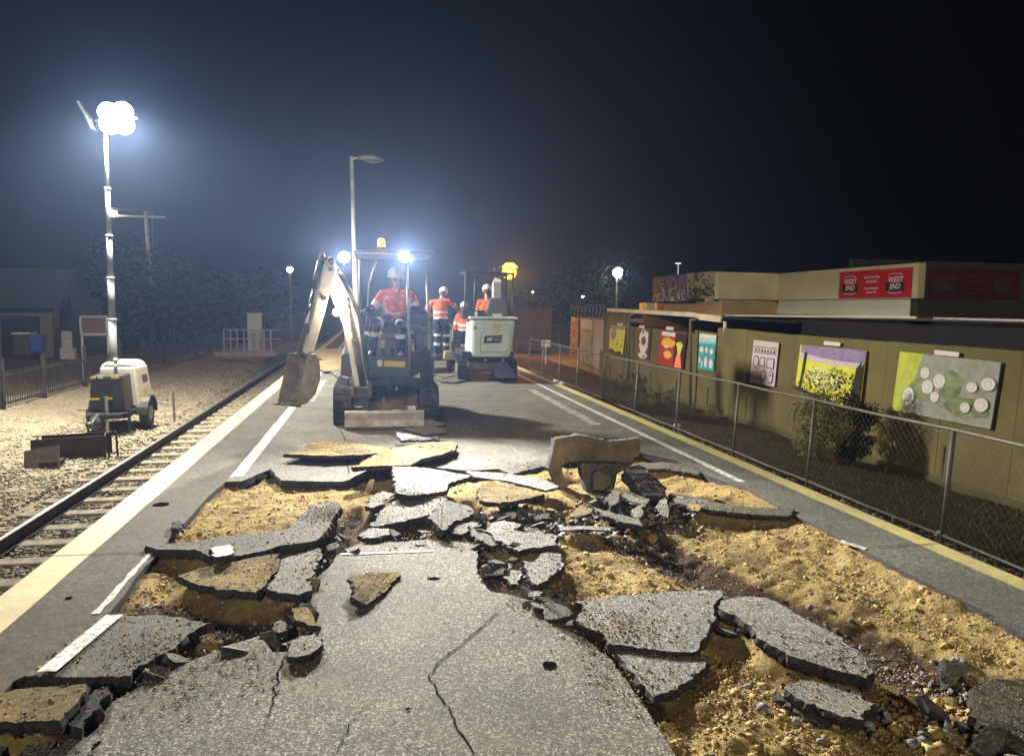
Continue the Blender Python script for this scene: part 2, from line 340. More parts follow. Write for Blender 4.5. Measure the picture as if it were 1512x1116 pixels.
# the far torn strip near the left edge is cut out by the polygon above
fp=far_front+w2([(3.43,8.0),(3.43,20),(3.43,60),(-1.37,60),(-1.37,12)])
o=plate('platform_paving',fp,.07,[asphalt_far,edge,edge],.09,.02,keep=lambda a,b:(b-a).length>3 or a.y>8,seed=3); tag(o,'intact grey asphalt under and beyond the diggers',kind='structure')
fr_l=[(127,1079),(166,1036),(203,1015),(239,996),(273,980),(333,953),(384,938),(402,962),(427,962),(466,936),(470,912),(458,885),(464,856),(488,834),(504,812),(530,803),(575,800),(631,796),(695,802),(706,818),(703,846),(724,873),(760,880),(797,893),(816,914),(852,938),(879,955),(906,976),(930,1012),(961,1056),(981,1089),(1003,1125)]
fpp=[G(*p) for p in fr_l]+w2([(1.05,1.9),(1.0,.8),(-1.4,.8),(-1.4,2.4)])
o=plate('platform_pavement',fpp,.075,[asphalt,edge,edge],.05,.02,keep=lambda a,b:a.y<2.0,seed=9); tag(o,'large cracked grey asphalt area closest to the viewer',kind='structure')
lf=[G(*p) for p in [(333,711),(305,735),(280,764),(262,780),(236,815),(203,848),(180,883),(160,906),(144,914),(54,990),(20,1005)]]
lp=w2([(PL,-1),(PL,60),(-1.375,60),(-1.375,12)])[0:4]+lf+w2([(-1.55,3.2),(-1.5,-1)])
o=plate('platform_edge_path',lp,.1,[strip_mat,edge,conc],.12,.012,keep=lambda a,b:(b-a).length>2.5,seed=2); tag(o,'brown grey paved strip along the left platform edge',kind='structure')
rp=w2([(PRR,60),(PRR,-1),(3.3,-1),(3.31,3.17),(3.345,3.53),(3.335,4.08),(3.345,4.8),(3.355,5.37),(3.38,6.0),(3.39,6.4),(3.435,8.0),(3.435,60)])
o=plate('platform_edge_path',rp,.1,[strip_right,edge,conc],.12,.012,keep=lambda a,b:(b-a).length>2.5,seed=4); tag(o,'greenish grey paved strip along the right platform edge',kind='structure')
def strip(name,x0,x1,y0,y1,mat,label,z=.004,jit=.004,step=.25):
    ys=rng(y0,y1,step) if y1-y0<40 else [y0+(y1-y0)*i/160 for i in range(161)]
    m_=MB(); vs=[]
    for y in ys: vs+=[(x0+random.uniform(-jit,jit),y,z),(x1+random.uniform(-jit,jit),y,z)]
    m_.add(vs,[(2*i,2*i+1,2*i+3,2*i+2) for i in range(len(ys)-1)]); return tag(m_.build(name,mat),label,kind='structure')
strip('platform_edge_marking',PL+.01,-1.83,-.9,60,yellow_line,'yellow line painted along the left platform edge')
strip('platform_edge_marking',3.82,PRR-.02,-.9,60,yellow_r,'yellow line painted along the right platform edge')
def pmark(pix,mat,label,z=.004,name='platform_marking'):
    P=[G(x,y,z) for x,y in pix] if not isinstance(pix[0],V) else pix
    m_=MB(); m_.add(P,[tuple(range(len(P)))]); return tag(m_.build(name,mat),label,kind='structure')
wl=rng(7.35,60,.3); m_=MB(); vs=[]
for y in wl: vs+=[(-1.355+random.uniform(-.006,.006),y,.005),(-1.235+random.uniform(-.006,.006),y,.005)]
m_.add(vs,[(2*i,2*i+1,2*i+3,2*i+2) for i in range(len(wl)-1)]); tag(m_.build('platform_marking',white_line),'white line along the left side of the platform',kind='structure')
strip('platform_marking',3.45,3.53,6.55,60,white_line,'white line along the right side of the platform')
pmark([(1238,799),(1244,797),(1281,809),(1276,812)],white_line,'short leftover piece of white line by the sand')
m_=MB(); vs=[]; ys=rng(4.15,5.2,.1)
for y in ys: vs+=[(-1.475+random.uniform(-.01,.01),y,.004),(-1.44+random.uniform(-.008,.008),y,.004)]
m_.add(vs,[(2*i,2*i+1,2*i+3,2*i+2) for i in range(len(ys)-1)]); tag(m_.build('platform_marking',white_line),'thin remnant of white line at the left sand edge',kind='structure')
def wornmark(x0,x1,y0,y1,label,nn=26):
    m_=MB()
    L=y1-y0; k=0; y=y0
    while y<y1:
        h=random.uniform(.1,.2); a=x0+random.uniform(0,.03); b=x1-random.uniform(0,.03); e=.02
        m_.add([(a,y,.0045),(b,y+.03,.0045),(b,y+h,.0045),(a,y+h-.03,.0045)],[(0,1,2,3)]); y+=h+random.uniform(.015,.05)
    return tag(m_.build('platform_marking',white_worn),label,kind='structure')
wornmark(-1.16,-1.0,13.0,16.6,'rubbed white block marking beside the left white line'); wornmark(3.02,3.2,10.1,14.6,'rubbed white block marking inside the right white line')
pmark([(501,816),(640,812),(640,814),(501,819)],white_worn,'faint thin white line across the front asphalt')
# thin cracks in the front asphalt: narrow dark grooves
def crack(pix,w,label,z=.0045):
    P=[G(x,y,z) for x,y in pix]; Q=[]
    for i in range(len(P)-1):
        a,b=P[i],P[i+1]; k=max(2,int((b-a).length/.02))
        for j in range(k):
            p=a.lerp(b,j/k); d=(b-a).normalized(); Q.append((p+V((-d.y,d.x,0))*(.014*noise.noise(p*22)+.006*random.uniform(-1,1)),d))
    Q.append((P[-1],d)); m_=MB(); vs=[]
    for i,(p,d) in enumerate(Q):
        ww=w*(.35+.9*abs(noise.noise(p*13)))*min(1,(i+1)/6,(len(Q)-i)/6); nr=V((-d.y,d.x,0))*ww; vs+=[p-nr,p+nr]
    m_.add(vs,[(2*i,2*i+1,2*i+3,2*i+2) for i in range(len(Q)-1)]); return tag(m_.build('pavement_crack',crack_m),label,kind='structure')
crack_m=M_simple('crack_dirt',(.01,.009,.008),1,0,.3,60,spec=0)
crack([(742,898),(716,920),(690,944),(660,966),(642,984),(634,996),(640,1012),(655,1034),(668,1056),(672,1072),(690,1092),(712,1125)],.006,'crooked crack running through the front asphalt')
crack([(419,966),(412,990),(408,1010),(402,1032),(396,1056),(392,1075)],.006,'short crack below the loose grey lump')
crack([(541,1040),(520,1064),(505,1090),(492,1120)],.003,'hairline crack in the lower asphalt')
crack([(515,700),(513,680),(519,665),(508,645),(497,628)],.008,'crack in front of the dozer blade')
crack([(985,872),(1020,872),(1052,868)],.003,'fine crack near the slab corner')
def pit(px,py,rx,ry,label,z=.0045):
    c=G(px,py,z); m_=MB(); n=14
    m_.add([c+V((rx*math.cos(2*PI*i/n)*random.uniform(.75,1.2),ry*math.sin(2*PI*i/n)*random.uniform(.75,1.2),0)) for i in range(n)],[tuple(range(n))]); return tag(m_.build('pavement_hole',crack_m),label,kind='structure')
for yj in (3.1,5.16,7.3,9.4,11.5,13.6,15.7,17.8,20,22.2,24.4):
    m_=MB(); ps_=[(PL+.012+.06*k_,yj+.012*noise.noise(V((k_*.7,yj,0))),.0065) for k_ in range(12)]; vs=[]
    for a_,b_,c_ in ps_: vs+=[(a_,b_-.004,c_),(a_,b_+.004,c_)]
    m_.add(vs,[(2*k_,2*k_+2,2*k_+3,2*k_+1) for k_ in range(11)]); tag(m_.build('pavement_joint',crack_m),'dark joint across the left edge strip of the platform',kind='structure')
    m_=MB(); ps_=[(3.46+.05*k_,yj-.6+.012*noise.noise(V((k_*.7,yj,4))),.0075) for k_ in range(11)]; vs=[]
    for a_,b_,c_ in ps_: vs+=[(a_,b_-.004,c_),(a_,b_+.004,c_)]
    m_.add(vs,[(2*k_,2*k_+2,2*k_+3,2*k_+1) for k_ in range(10)]); tag(m_.build('pavement_joint',crack_m),'dark joint across the right edge strip of the platform',kind='structure')
pit(811,981,.035,.035,'small dark hole in the front asphalt'); pit(602,1046,.012,.01,'tiny pock in the front asphalt'); pit(238,744,.07,.06,'dark patch on the left edge strip'); pit(640,853,.04,.02,'small scuff in the front asphalt'); pit(102,882,.02,.02,'little chip in the left edge strip')
# ------------------------------------------------------------------ slabs
SLABS=[]; FOOT=[]; ON_TOP=[]; NOFILL=('raised over the black hollow','tilted over the dark hollow','standing block','thin pale','pale slab sticking','bright tilted','sand topped slab with a long')
def slab(label,pts,zs,th,top,bot=None,name='asphalt_slab',cat='slab',group='broken asphalt slabs',amp=.014,side=None):
    """pts in the plane heights zs (single or per vertex)"""
    th*=.66; zz=[z*.85 for z in (zs if isinstance(zs,(list,tuple)) else [zs]*len(pts))]
    P=[G(x,y,z) for (x,y),z in zip(pts,zz)]
    # least-squares plane so the slab is flat
    A=np.array([[p.x,p.y,1] for p in P]); b=np.array([p.z for p in P]); c,*_=np.linalg.lstsq(A,b,rcond=None)
    for p in P:
        zf=c[0]*p.x+c[1]*p.y+c[2]; p.z=p.z*.25+zf*.75
    ON_TOP.append(([(p.x,p.y) for p in P],c,th,label))
    if not any(k_ in label for k_ in NOFILL): FOOT.append(([(p.x,p.y) for p in P],c,th))
    o=plate(name,P,th,[top,side or edge,bot or sandc],.024,amp*1.5,seed=random.random()*50); tag(o,label,cat,group); SLABS.append(o); return o
def lin(pts,k0,k1,axis):  # heights varying linearly over pixel axis (0=x,1=y)
    a=[p[axis] for p in pts]; lo,hi=min(a),max(a); return [k0+(k1-k0)*(v-lo)/(hi-lo) for v in a]
p=[(155,908),(182,908),(247,909),(313,918),(281,934),(250,960),(202,986),(193,997),(121,999),(54,997),(38,998)]
sw=slab('dirty slab carrying a thick white painted stripe at the left edge',p,lin(p,.0,.045,1),.075,asphalt_dirty)
P=[G(x,y,z_) for x,y,z_ in [(157,909,.006),(182,908.5,.006),(140,944,.026),(84,992,.053),(54,993,.053)]]; m_=MB(); m_.add([q_+V((0,0,.006)) for q_ in P],[(0,1,2,3,4)]); o=m_.build('painted_stripe',white_line,sw)
p=[(-60,1030),(0,1022),(45,1015),(126,1009),(128,1019),(108,1042),(88,1064),(22,1067),(-60,1070)]
slab('sand crusted slab lying upside down in the lower left corner',p,.11,.085,sandc,asphalt)
p=[(110,1045),(140,1018),(160,1012),(162,1024),(146,1036),(121,1076),(100,1068)]
slab('dark thick broken edge piece beside the upside down corner slab',p,.06,.1,edge,asphalt_dirty)
slab('grey flat fragment at the bottom under the corner slab',[(34,1112),(54,1084),(90,1079),(117,1074),(108,1086),(83,1094),(60,1120)],.0,.06,asphalt_purple)
slab('lighter grey fragment touching the front asphalt at the bottom left',[(72,1112),(103,1090),(144,1084),(148,1092),(128,1120),(70,1125)],.012,.05,asphalt_purple)
slab('small grey fragment cut off by the bottom left corner',[(-20,1078),(8,1080),(12,1092),(0,1116),(-20,1120)],.0,.05,asphalt_purple)
p=[(215,805),(245,803),(292,799),(334,791),(394,785),(425,781),(437,768),(450,756),(456,746),(495,739),(505,749),(495,760),(483,780),(469,797),(436,802),(413,805),(392,813),(356,820),(322,824),(304,818),(290,811),(234,811)]
slab('long narrow dark slab lying between the two left sand patches',p,lin(p,.04,.1,0),.09,asphalt_dirty,asphalt,amp=.008)
slab('chunk with a white painted top on the long dark slab',[(308,810),(338,803),(345,812),(341,818),(318,822)],.12,.06,white_line,asphalt)
p=[(262,850),(283,843),(294,838),(343,829),(372,823),(413,817),(410,838),(392,864),(378,876),(335,871),(290,862)]
slab('upside down sandy slab below the long dark slab',p,lin(p,.03,.06,0),.07,sandc,asphalt)
p=[(413,828),(440,818),(471,809),(476,821),(469,838),(460,852),(460,871),(443,878),(420,875),(397,870),(404,850)]
slab('light grey five sided slab beside the left trench',p,.05,.075,asphalt)
p=[(518,851),(545,846),(591,843),(573,869),(555,882),(538,895),(524,878)]
slab('yellow triangular piece stuck upright in the front asphalt',p,[.1,.07,.03,.02,.02,.02,.09],.05,sandc,asphalt)
slab('small yellow triangle piece at the end of the left trench',[(430,897),(452,896),(462,908),(473,924),(455,923),(436,913)],.03,.05,sandc,asphalt)
slab('rounded grey lump lying by the trench fork',[(427,955),(430,945),(444,938),(466,935),(473,946),(468,958),(457,966),(440,970),(424,969)],.05,.05,asphalt,group='loose asphalt chunks',name='asphalt_chunk',cat='chunk')
slab('small brown lump in the trench fork',[(404,920),(413,915),(423,920),(424,930),(412,934),(404,930)],.02,.06,asphalt_dirty,group='loose asphalt chunks',name='asphalt_chunk',cat='chunk')
# upper middle
p=[(420,670),(439,664),(460,654),(492,649),(520,650),(541,657),(579,661),(562,668),(537,671),(486,673)]
slab('thin sand topped slab with a long dark edge before the blade',p,lin(p,.06,.11,1),.06,sandc,asphalt)
p=[(521,689),(541,678),(570,664),(613,656),(640,653),(666,651),(676,656),(672,664),(650,671),(623,677),(606,686),(570,687)]
slab('sand topped slab tilted over the dark hollow',p,lin(p,.17,.1,0),.065,sandc,asphalt)
slab('bright tilted slab just right of the blade end',[(584,638),(613,640),(668,651),(640,651),(613,652),(592,650)],[.16,.14,.03,.03,.06,.12],.04,asphalt_purple)
slab('thin pale slab half under the blade corner',[(594,633),(634,628),(657,633),(659,639),(625,641)],[.02,.06,.05,.03,.03],.03,asphalt_purple)
slab('pale slab sticking out behind the blade',[(600,628),(612,619),(640,619),(659,627),(640,630)],[.03,.06,.08,.04,.03],.03,asphalt_purple)
p=[(579,688),(634,691),(697,702),(680,708),(664,713),(659,724),(634,729),(605,731),(583,727),(585,712),(581,700)]
slab('large grey slab raised over the black hollow',p,lin(p,.16,.1,0),.07,asphalt_purple)
p=[(583,739),(613,734),(640,729),(661,737),(645,750),(632,760),(600,768),(577,773),(560,776),(547,776),(556,767),(562,755)]
slab('wide grey slab in the middle of the rubble',p,lin(p,.1,.03,1),.075,asphalt)
slab('small flat slab below the wide middle slab',[(530,791),(547,779),(575,780),(576,789),(560,793),(535,795)],.035,.045,asphalt_purple)
slab('grey wedge left of the black hollow',[(539,747),(548,733),(565,724),(581,730),(568,741),(553,749)],.02,.06,asphalt)
p=[(631,764),(645,750),(659,738),(676,742),(693,747),(702,756),(688,764),(672,769),(655,783)]
slab('dirty slab tilted up with a black broken side',p,lin(p,.12,.02,0),.09,asphalt_dirty)
p=[(719,780),(730,771),(745,768),(770,774),(798,784),(822,790),(822,804),(800,808),(779,810),(765,814),(750,804),(731,796)]
slab('smooth pinkish grey slab between rubble and brown sand',p,.02,.06,asphalt_purple)
p=[(773,827),(786,830),(800,817),(815,816),(829,818),(829,839),(812,852),(794,866),(785,858)]
slab('grey pointed slab against the brown sand patch',p,.03,.07,asphalt_purple)
slab('small grey cube like fragment by the pointed slab',[(753,848),(757,841),(768,842),(772,848),(766,862),(755,862)],.03,.06,asphalt_purple,group='loose asphalt chunks',name='asphalt_chunk',cat='chunk')
p=[(790,897),(800,891),(812,889),(830,893),(850,903),(842,909),(822,915),(805,913)]
slab('brownish wedge lifted at the crack start',p,[.01,.03,.06,.09,.11,.08,.03,.01],.05,asphalt_dirty)
p=[(704,725),(712,714),(728,709),(755,715),(785,724),(804,729),(775,736),(738,743),(713,740)]
slab('upside down sandy piece left of the standing block',p,lin(p,.1,.06,0),.06,sandc,asphalt)
slab('long thin asphalt sliver lifted beside the standing block',[(688,695),(740,698),(803,707),(826,718),(806,724),(750,710),(703,704)],lin([(688,0),(740,0),(803,0),(826,0),(806,0),(750,0),(703,0)],.06,.08,0),.03,asphalt_purple,amp=.006)
slab('dark lifted paving lip left of the standing block',[(738,692),(790,680),(812,672),(818,684),(790,692),(752,700)],[.02,.08,.12,.1,.05,.02],.05,asphalt_dirty)
slab('dark flake under the pinkish slab',[(690,782),(706,776),(722,786),(742,800),(728,806),(706,796)],.0,.05,asphalt_dirty)
slab('thin curved sliver on the grey rubble',[(826,778),(860,776),(905,778),(902,783),(860,781),(828,783)],.03,.02,asphalt_purple,amp=.003)
slab('flat flake at the foot of the wide middle slab',[(660,776),(676,770),(690,773),(694,783),(680,789),(664,785)],.03,.04,asphalt_dirty)
# far torn patch on the left
slab('far sand covered slab behind the bucket',[(462,524),(476,515),(500,514),(540,520),(545,530),(480,532)],.05,.07,sandc,asphalt)
slab('far tan slab stacked lower behind the bucket',[(460,540),(478,530),(508,528),(540,531),(530,543),(480,548)],.08,.07,sandc,asphalt)
slab('far dark slab behind the left digger track',[(488,548),(505,543),(540,544),(545,555),(500,558)],.09,.06,asphalt_dirty,asphalt)
slab('far dark slab between the two diggers',[(632,548),(650,541),(672,545),(680,553),(655,557)],.08,.05,asphalt_dirty,asphalt)
slab('far thin slab by the second digger track',[(640,556),(664,552),(690,560),(672,564),(650,563)],.05,.04,asphalt_dirty,asphalt)
# right
p=[(849,888),(880,884),(913,880),(978,873),(1020,872),(1065,871),(1064,882),(1054,893),(1056,914),(1036,944),(1026,962),(1000,962),(964,958),(925,953),(897,951),(893,938),(869,928),(849,915),(866,900)]
slab('largest clean grey slab at the right of the crack',p,lin(p,.055,.045,1),.075,asphalt_purple,amp=.01)
p=[(908,960),(960,962),(1025,966),(1042,982),(1021,1002),(990,1018),(965,1028),(945,1008),(925,982)]
slab('grey slab below the largest clean slab',p,.02,.07,asphalt_purple,amp=.012)
p=[(1066,886),(1100,880),(1135,883),(1183,910),(1244,942),(1270,965),(1290,992),(1280,1001),(1224,986),(1163,966),(1119,942),(1106,922),(1085,908),(1062,897)]
slab('long pointed slab with a thick black near edge',p,lin(p,.07,.11,1),.085,asphalt_purple,amp=.01)
p=[(1178,1007),(1200,1004),(1222,1010),(1264,1018),(1284,1042),(1276,1062),(1244,1058),(1191,1038),(1160,1012)]
slab('crumbling white grey slab in the bright sand',p,lin(p,.04,.07,1),.06,asphalt_purple,amp=.02)
slab('crumbly dark strip under the crumbling slab',[(1140,1024),(1165,1030),(1200,1045),(1250,1062),(1290,1068),(1270,1080),(1220,1072),(1170,1050)],.0,.05,asphalt_dirty,amp=.02)
slab('triangular slab tilted up in the dark right corner',[(1396,972),(1420,978),(1446,986),(1420,1004),(1398,1014)],[.16,.13,.1,.06,.07],.06,asphalt,asphalt)
p=[(1440,1010),(1475,996),(1540,1000),(1640,1050),(1640,1150),(1500,1110),(1430,1062)]
slab('thick dirty slab leaning at the right picture edge',p,[.12,.16,.18,.12,.02,.0,.02],.1,asphalt_dirty,asphalt)
# chunk group
YC=6.75
blkE=empty('standing_asphalt_block',G(880,735,-.05),'big yellow sided asphalt block standing on edge above the rubble','block')
def vslab(pts,Y,th,mats,name,amp=.01,tilt=0):
    P=[AY(x,y,Y-tilt*(735-y)/100) for x,y in pts]; 
    return plate(name,P,th,mats,.05,amp,nrm=V((0,-1,.12)).normalized(),seed=random.random()*9,parent=blkE)
vslab([(817,664),(820,648),(855,642),(899,651),(920,650),(945,646),(946,660),(944,672),(931,680),(895,681),(857,680),(834,682),(829,690),(833,706),(843,714),(830,724),(818,706),(810,691)],YC,.16,[sandc,edge,edge],'sandy_crust_face')
vslab([(857,683),(890,684),(935,684),(928,690),(911,700),(907,721),(895,725),(880,728),(867,727),(862,710),(859,700)],YC-.12,.14,[asphalt_dirty,edge,edge],'grey_front_slab')
vslab([(876,702),(882,693),(893,699),(901,705),(902,716),(890,724),(877,722)],YC-.20,.07,[sandc,edge,edge],'rounded_fragment')
p=[(945,684),(925,690),(918,706),(935,722),(959,733),(984,735),(982,722),(965,700)]
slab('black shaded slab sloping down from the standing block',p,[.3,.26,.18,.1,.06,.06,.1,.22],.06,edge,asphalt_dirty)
slab('small grey slab lying at the block foot',[(910,737),(922,728),(940,730),(959,737),(953,748),(930,744)],[.05,.1,.12,.1,.05,.04],.05,asphalt,name='asphalt_chunk',cat='chunk',group='loose asphalt chunks')
slab('pale pointed fragment standing by the dark slab',[(967,748),(975,740),(983,734),(987,748),(988,768),(978,762)],[.06,.1,.15,.09,.0,.01],.05,asphalt,name='asphalt_chunk',cat='chunk',group='loose asphalt chunks')
slab('long grey piece below the standing block',[(875,748),(905,757),(945,766),(949,777),(919,770),(895,762)],.08,.06,asphalt,name='asphalt_chunk',cat='chunk',group='loose asphalt chunks')
slab('dark lump under the rounded fragment',[(895,735),(907,722),(916,728),(914,742),(902,746)],.12,.08,asphalt_dirty,name='asphalt_chunk',cat='chunk',group='loose asphalt chunks')
slab('little pale fragment at the foot of the sloping slab',[(932,752),(944,746),(950,754),(944,764),(935,762)],.06,.05,asphalt,name='asphalt_chunk',cat='chunk',group='loose asphalt chunks')
p=[(988,727),(1020,732),(1055,741),(1100,748),(1172,751),(1164,762),(1120,760),(1084,757),(1034,750),(1000,742)]
slab('long low dark slab in the right sand',p,lin(p,.05,.02,0),.05,asphalt_dirty,asphalt,amp=.008)
slab('small orange tinted piece on the right sand',[(1016,742),(1026,738),(1036,748),(1030,754),(1018,750)],.06,.03,sandc,name='asphalt_chunk',cat='chunk',group='loose asphalt chunks')
slab('flat grey remnant between sand and white line',[(950,684),(975,682),(1010,684),(1040,694),(1030,700),(990,692),(955,692)],.0,.04,asphalt_dirty,asphalt)
slab('small dark clod on the left platform strip',[(255,770),(264,768),(270,772),(262,780),(254,778)],.05,.05,edge,edge,name='asphalt_chunk',cat='chunk',group='loose asphalt chunks')
random.seed(21)
for pl_,n_,sp_ in (([(700,790),(740,840),(790,880),(850,925)],26,.1),([(560,745),(620,790),(700,775),(780,765),(900,770)],46,.17),([(505,790),(470,860),(420,930),(330,965),(230,1000)],16,.08),([(860,735),(940,750),(1020,745)],26,.15),([(1180,1040),(1300,1060),(1400,1060),(1480,1100)],14,.12),([(400,690),(540,680),(650,640)],10,.2),([(1070,900),(1130,950),(1250,1000)],8,.06)):
    P_=[G(*q_,0) for q_ in pl_]
    for _ in range(n_):
        i=random.randrange(len(P_)-1); c_=P_[i].lerp(P_[i+1],random.random())+V((random.gauss(0,sp_),random.gauss(0,sp_),0)); r_=random.uniform(.025,.075)*(1.7 if random.random()<.22 else 1); z_=random.uniform(-.03,.035); tx,ty=random.uniform(-.5,.5),random.uniform(-.5,.5)
        n2=random.randint(5,7); pp=[]
        for k_ in range(n2): a_=2*PI*(k_+random.uniform(-.3,.3))/n2; rr_=r_*random.uniform(.6,1.25); dx,dy=rr_*math.cos(a_),rr_*.8*math.sin(a_); pp.append(c_+V((dx,dy,z_+dx*tx+dy*ty)))
        o=plate('asphalt_fragment',pp,random.uniform(.015,.04),[random.choice([asphalt,asphalt_purple,asphalt_dirty,asphalt_dirty,sandc]),edge,edge],.03,.006,seed=random.random()*9)
        tag(o,'small jagged asphalt fragment lying loose among the rubble of the cracks','fragment','small asphalt fragments in the rubble')
CR_=[]
for poly,pc,th,tl in ON_TOP:
    xs_=[a_ for a_,_ in poly]; ys_=[b_ for _,b_ in poly]; A_=(max(xs_)-min(xs_))*(max(ys_)-min(ys_)); k_=int(A_*1500)
    sx_,sy_=random.uniform(min(xs_),max(xs_)),random.uniform(min(ys_),max(ys_))
    for _ in range(k_):
        if random.random()<.6: x_,y_=random.gauss(sx_,.12),random.gauss(sy_,.12)
        else: x_,y_=random.uniform(min(xs_),max(xs_)),random.uniform(min(ys_),max(ys_))
        ins=False; n_=len(poly)
        for i in range(n_):
            (xa,ya),(xb,yb)=poly[i],poly[(i+1)%n_]
            if (ya>y_)!=(yb>y_) and x_<(xb-xa)*(y_-ya)/(yb-ya)+xa: ins=not ins
        if ins: CR_.append((x_,y_,pc[0]*x_+pc[1]*y_+pc[2]+.003))
CR_=np.array(CR_); stones('slab_crumbs_gravel',CR_,RN.uniform(.0015,.006,len(CR_))*(1+(RN.rand(len(CR_))<.05)),[sandst,rub_m],'sand grains and small crumbs lying on the broken slabs',(RN.rand(len(CR_))<.55).astype(int))
# ------------------------------------------------------------------ sand bed
X0,X1,Y0,Y1,ST=-1.62,3.5,.7,8.6,.021
nx=int((X1-X0)/ST)+1; ny=int((Y1-Y0)/ST)+1
gx,gy=np.meshgrid(X0+np.arange(nx)*ST,Y0+np.arange(ny)*ST)
def segdist(pl):
    d=np.full(gx.shape,1e9)
    for a,b in zip(pl[:-1],pl[1:]):
        ab=np.array([b.x-a.x,b.y-a.y]); L=ab@ab+1e-9; t=np.clip(((gx-a.x)*ab[0]+(gy-a.y)*ab[1])/L,0,1)
        d=np.minimum(d,np.hypot(gx-a.x-t*ab[0],gy-a.y-t*ab[1]))
    return d
def vn(sc,seed,oct_=1):
    """smooth value noise"""
    out=0; amp=1; tot=0; rs=np.random.RandomState(seed)
    for o_ in range(oct_):
        u=(gx-X0)*sc; v=(gy-Y0)*sc; iu=np.floor(u).astype(int); iv=np.floor(v).astype(int); fu=u-iu; fv=v-iv
        T=rs.rand(iv.max()+3,iu.max()+3); fu=fu*fu*(3-2*fu); fv=fv*fv*(3-2*fv)
        out=out+amp*((T[iv,iu]*(1-fu)+T[iv,iu+1]*fu)*(1-fv)+(T[iv+1,iu]*(1-fu)+T[iv+1,iu+1]*fu)*fv); tot+=amp; amp*=.55; sc*=2.1
    return out/tot
H_=-.085+.05*(vn(1.6,1,3)-.5)+.05*(vn(7,2,3)-.5)+.03*(vn(20,3,2)-.5)
soil_and_shade=np.zeros_like(H_)  # mask of dark soil plus shade painted in as colour
for pl,wd,dep in [([(525,750),(505,790),(484,835),(462,880),(430,925),(400,945),(330,970),(240,990),(165,1035)],.13,.11),([(470,935),(400,925),(340,925),(290,915),(220,905)],.16,.0),([(700,800),(735,835),(780,880),(820,910),(870,940),(920,985),(960,1040)],.09,.1),([(560,760),(620,785),(690,800)],.2,.05),([(820,760),(900,790),(1000,830),(1100,870)],.16,.04),([(1100,890),(1250,950),(1380,1010),(1520,1070)],.14,.02),([(1176,766),(1339,849),(1512,940)],.07,-.02),([(690,760),(780,780),(900,770),(980,760)],.3,.02),([(1060,890),(1110,940),(1160,975)],.07,.1),([(960,790),(1080,850),(1220,905),(1360,960),(1480,1010)],.17,.04),([(1150,885),(1260,925),(1390,975),(1500,1010)],.17,.07),([(920,720),(1000,750)],.25,.03)]:  # the lower right diagonals paint a shadow band into the bed
    d=segdist([G(*p,-.05) for p in pl]); f=np.exp(-(d/wd)**2); H_-=dep*f; soil_and_shade=np.maximum(soil_and_shade,f*.95)
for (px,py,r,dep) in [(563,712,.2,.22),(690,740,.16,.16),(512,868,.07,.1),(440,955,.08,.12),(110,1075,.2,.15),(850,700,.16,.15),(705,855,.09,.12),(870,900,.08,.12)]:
    c=G(px,py,-.05); f=np.exp(-(((gx-c.x)**2+(gy-c.y)**2)/r**2)); H_-=dep*f; soil_and_shade=np.maximum(soil_and_shade,f)  # hollows get shade painted dark along with the depth
for (px,py,r,dep) in [(1130,1085,.45,.085),(1030,990,.25,.05),(400,740,.45,.03),(1080,730,.5,.05),(1150,800,.4,.03),(900,830,.4,.02),(1350,1095,.3,.07)]:
    c=G(px,py,-.05); H_+=dep*np.exp(-(((gx-c.x)**2+(gy-c.y)**2)/r**2))
H_=np.minimum(H_,-.012); H_=np.where((gx<-1.44),np.minimum(H_,-.05),H_)
H_=H_+.05*np.exp(-((gx-3.34)/.16)**2)*(gy<6.5)+.035*np.exp(-((gx+1.4)/.12)**2)*(gy>3.9); H_=np.minimum(H_,-.012)
for poly,pc,th in FOOT:
    ins=np.zeros(gx.shape,bool); n_=len(poly)
    for i in range(n_):
        (xa,ya),(xb,yb)=poly[i],poly[(i+1)%n_]
        if ya==yb: continue
        ins^=((ya>gy)!=(yb>gy))&(gx<(xb-xa)*(gy-ya)/(yb-ya)+xa)
    bt=pc[0]*gx+pc[1]*gy+pc[2]-th-.012; dl=np.where(ins,np.maximum(np.minimum(bt,.05)-H_,0),0)
    for _ in range(7):
        for ax_ in(0,1): dl=np.maximum(dl*.0+ (np.roll(dl,1,ax_)+dl+np.roll(dl,-1,ax_))/3,dl*.0)
    H_=H_+np.minimum(dl*1.25,np.where(ins,np.maximum(bt-H_,0),9))
K=H_.copy(); K[1:-1,1:-1]=(H_[1:-1,1:-1]*2+H_[:-2,1:-1]+H_[2:,1:-1]+H_[1:-1,:-2]+H_[1:-1,2:])/6; H_=np.minimum(K,np.maximum(H_,-.5)+.02)
vs=np.stack([gx,gy,H_],2).reshape(-1,3); idx=np.arange(nx*ny).reshape(ny,nx); fs=np.stack([idx[:-1,:-1],idx[:-1,1:],idx[1:,1:],idx[1:,:-1]],2).reshape(-1,4)
sb=fastmesh('sand_bed_ground',vs,fs,[sand],True); at=sb.data.attributes.new('soil_and_shade','FLOAT','POINT'); at.data.foreach_set('value',soil_and_shade.ravel().astype(np.float32)); tag(sb,'yellow sand and dark soil bed with painted shade exposed under the torn asphalt',kind='structure')
def hz(x,y):
    i=np.clip(((x-X0)/ST).astype(int),0,nx-1); j=np.clip(((y-Y0)/ST).astype(int),0,ny-1); return H_[j,i],soil_and_shade[j,i]
q=rows(30000,-1.42,3.33,2.0,8.2); h,s_=hz(q[:,0],q[:,1]); szz=RN.uniform(.004,.011,len(q))*(1+(RN.rand(len(q))<.06)*1.6)
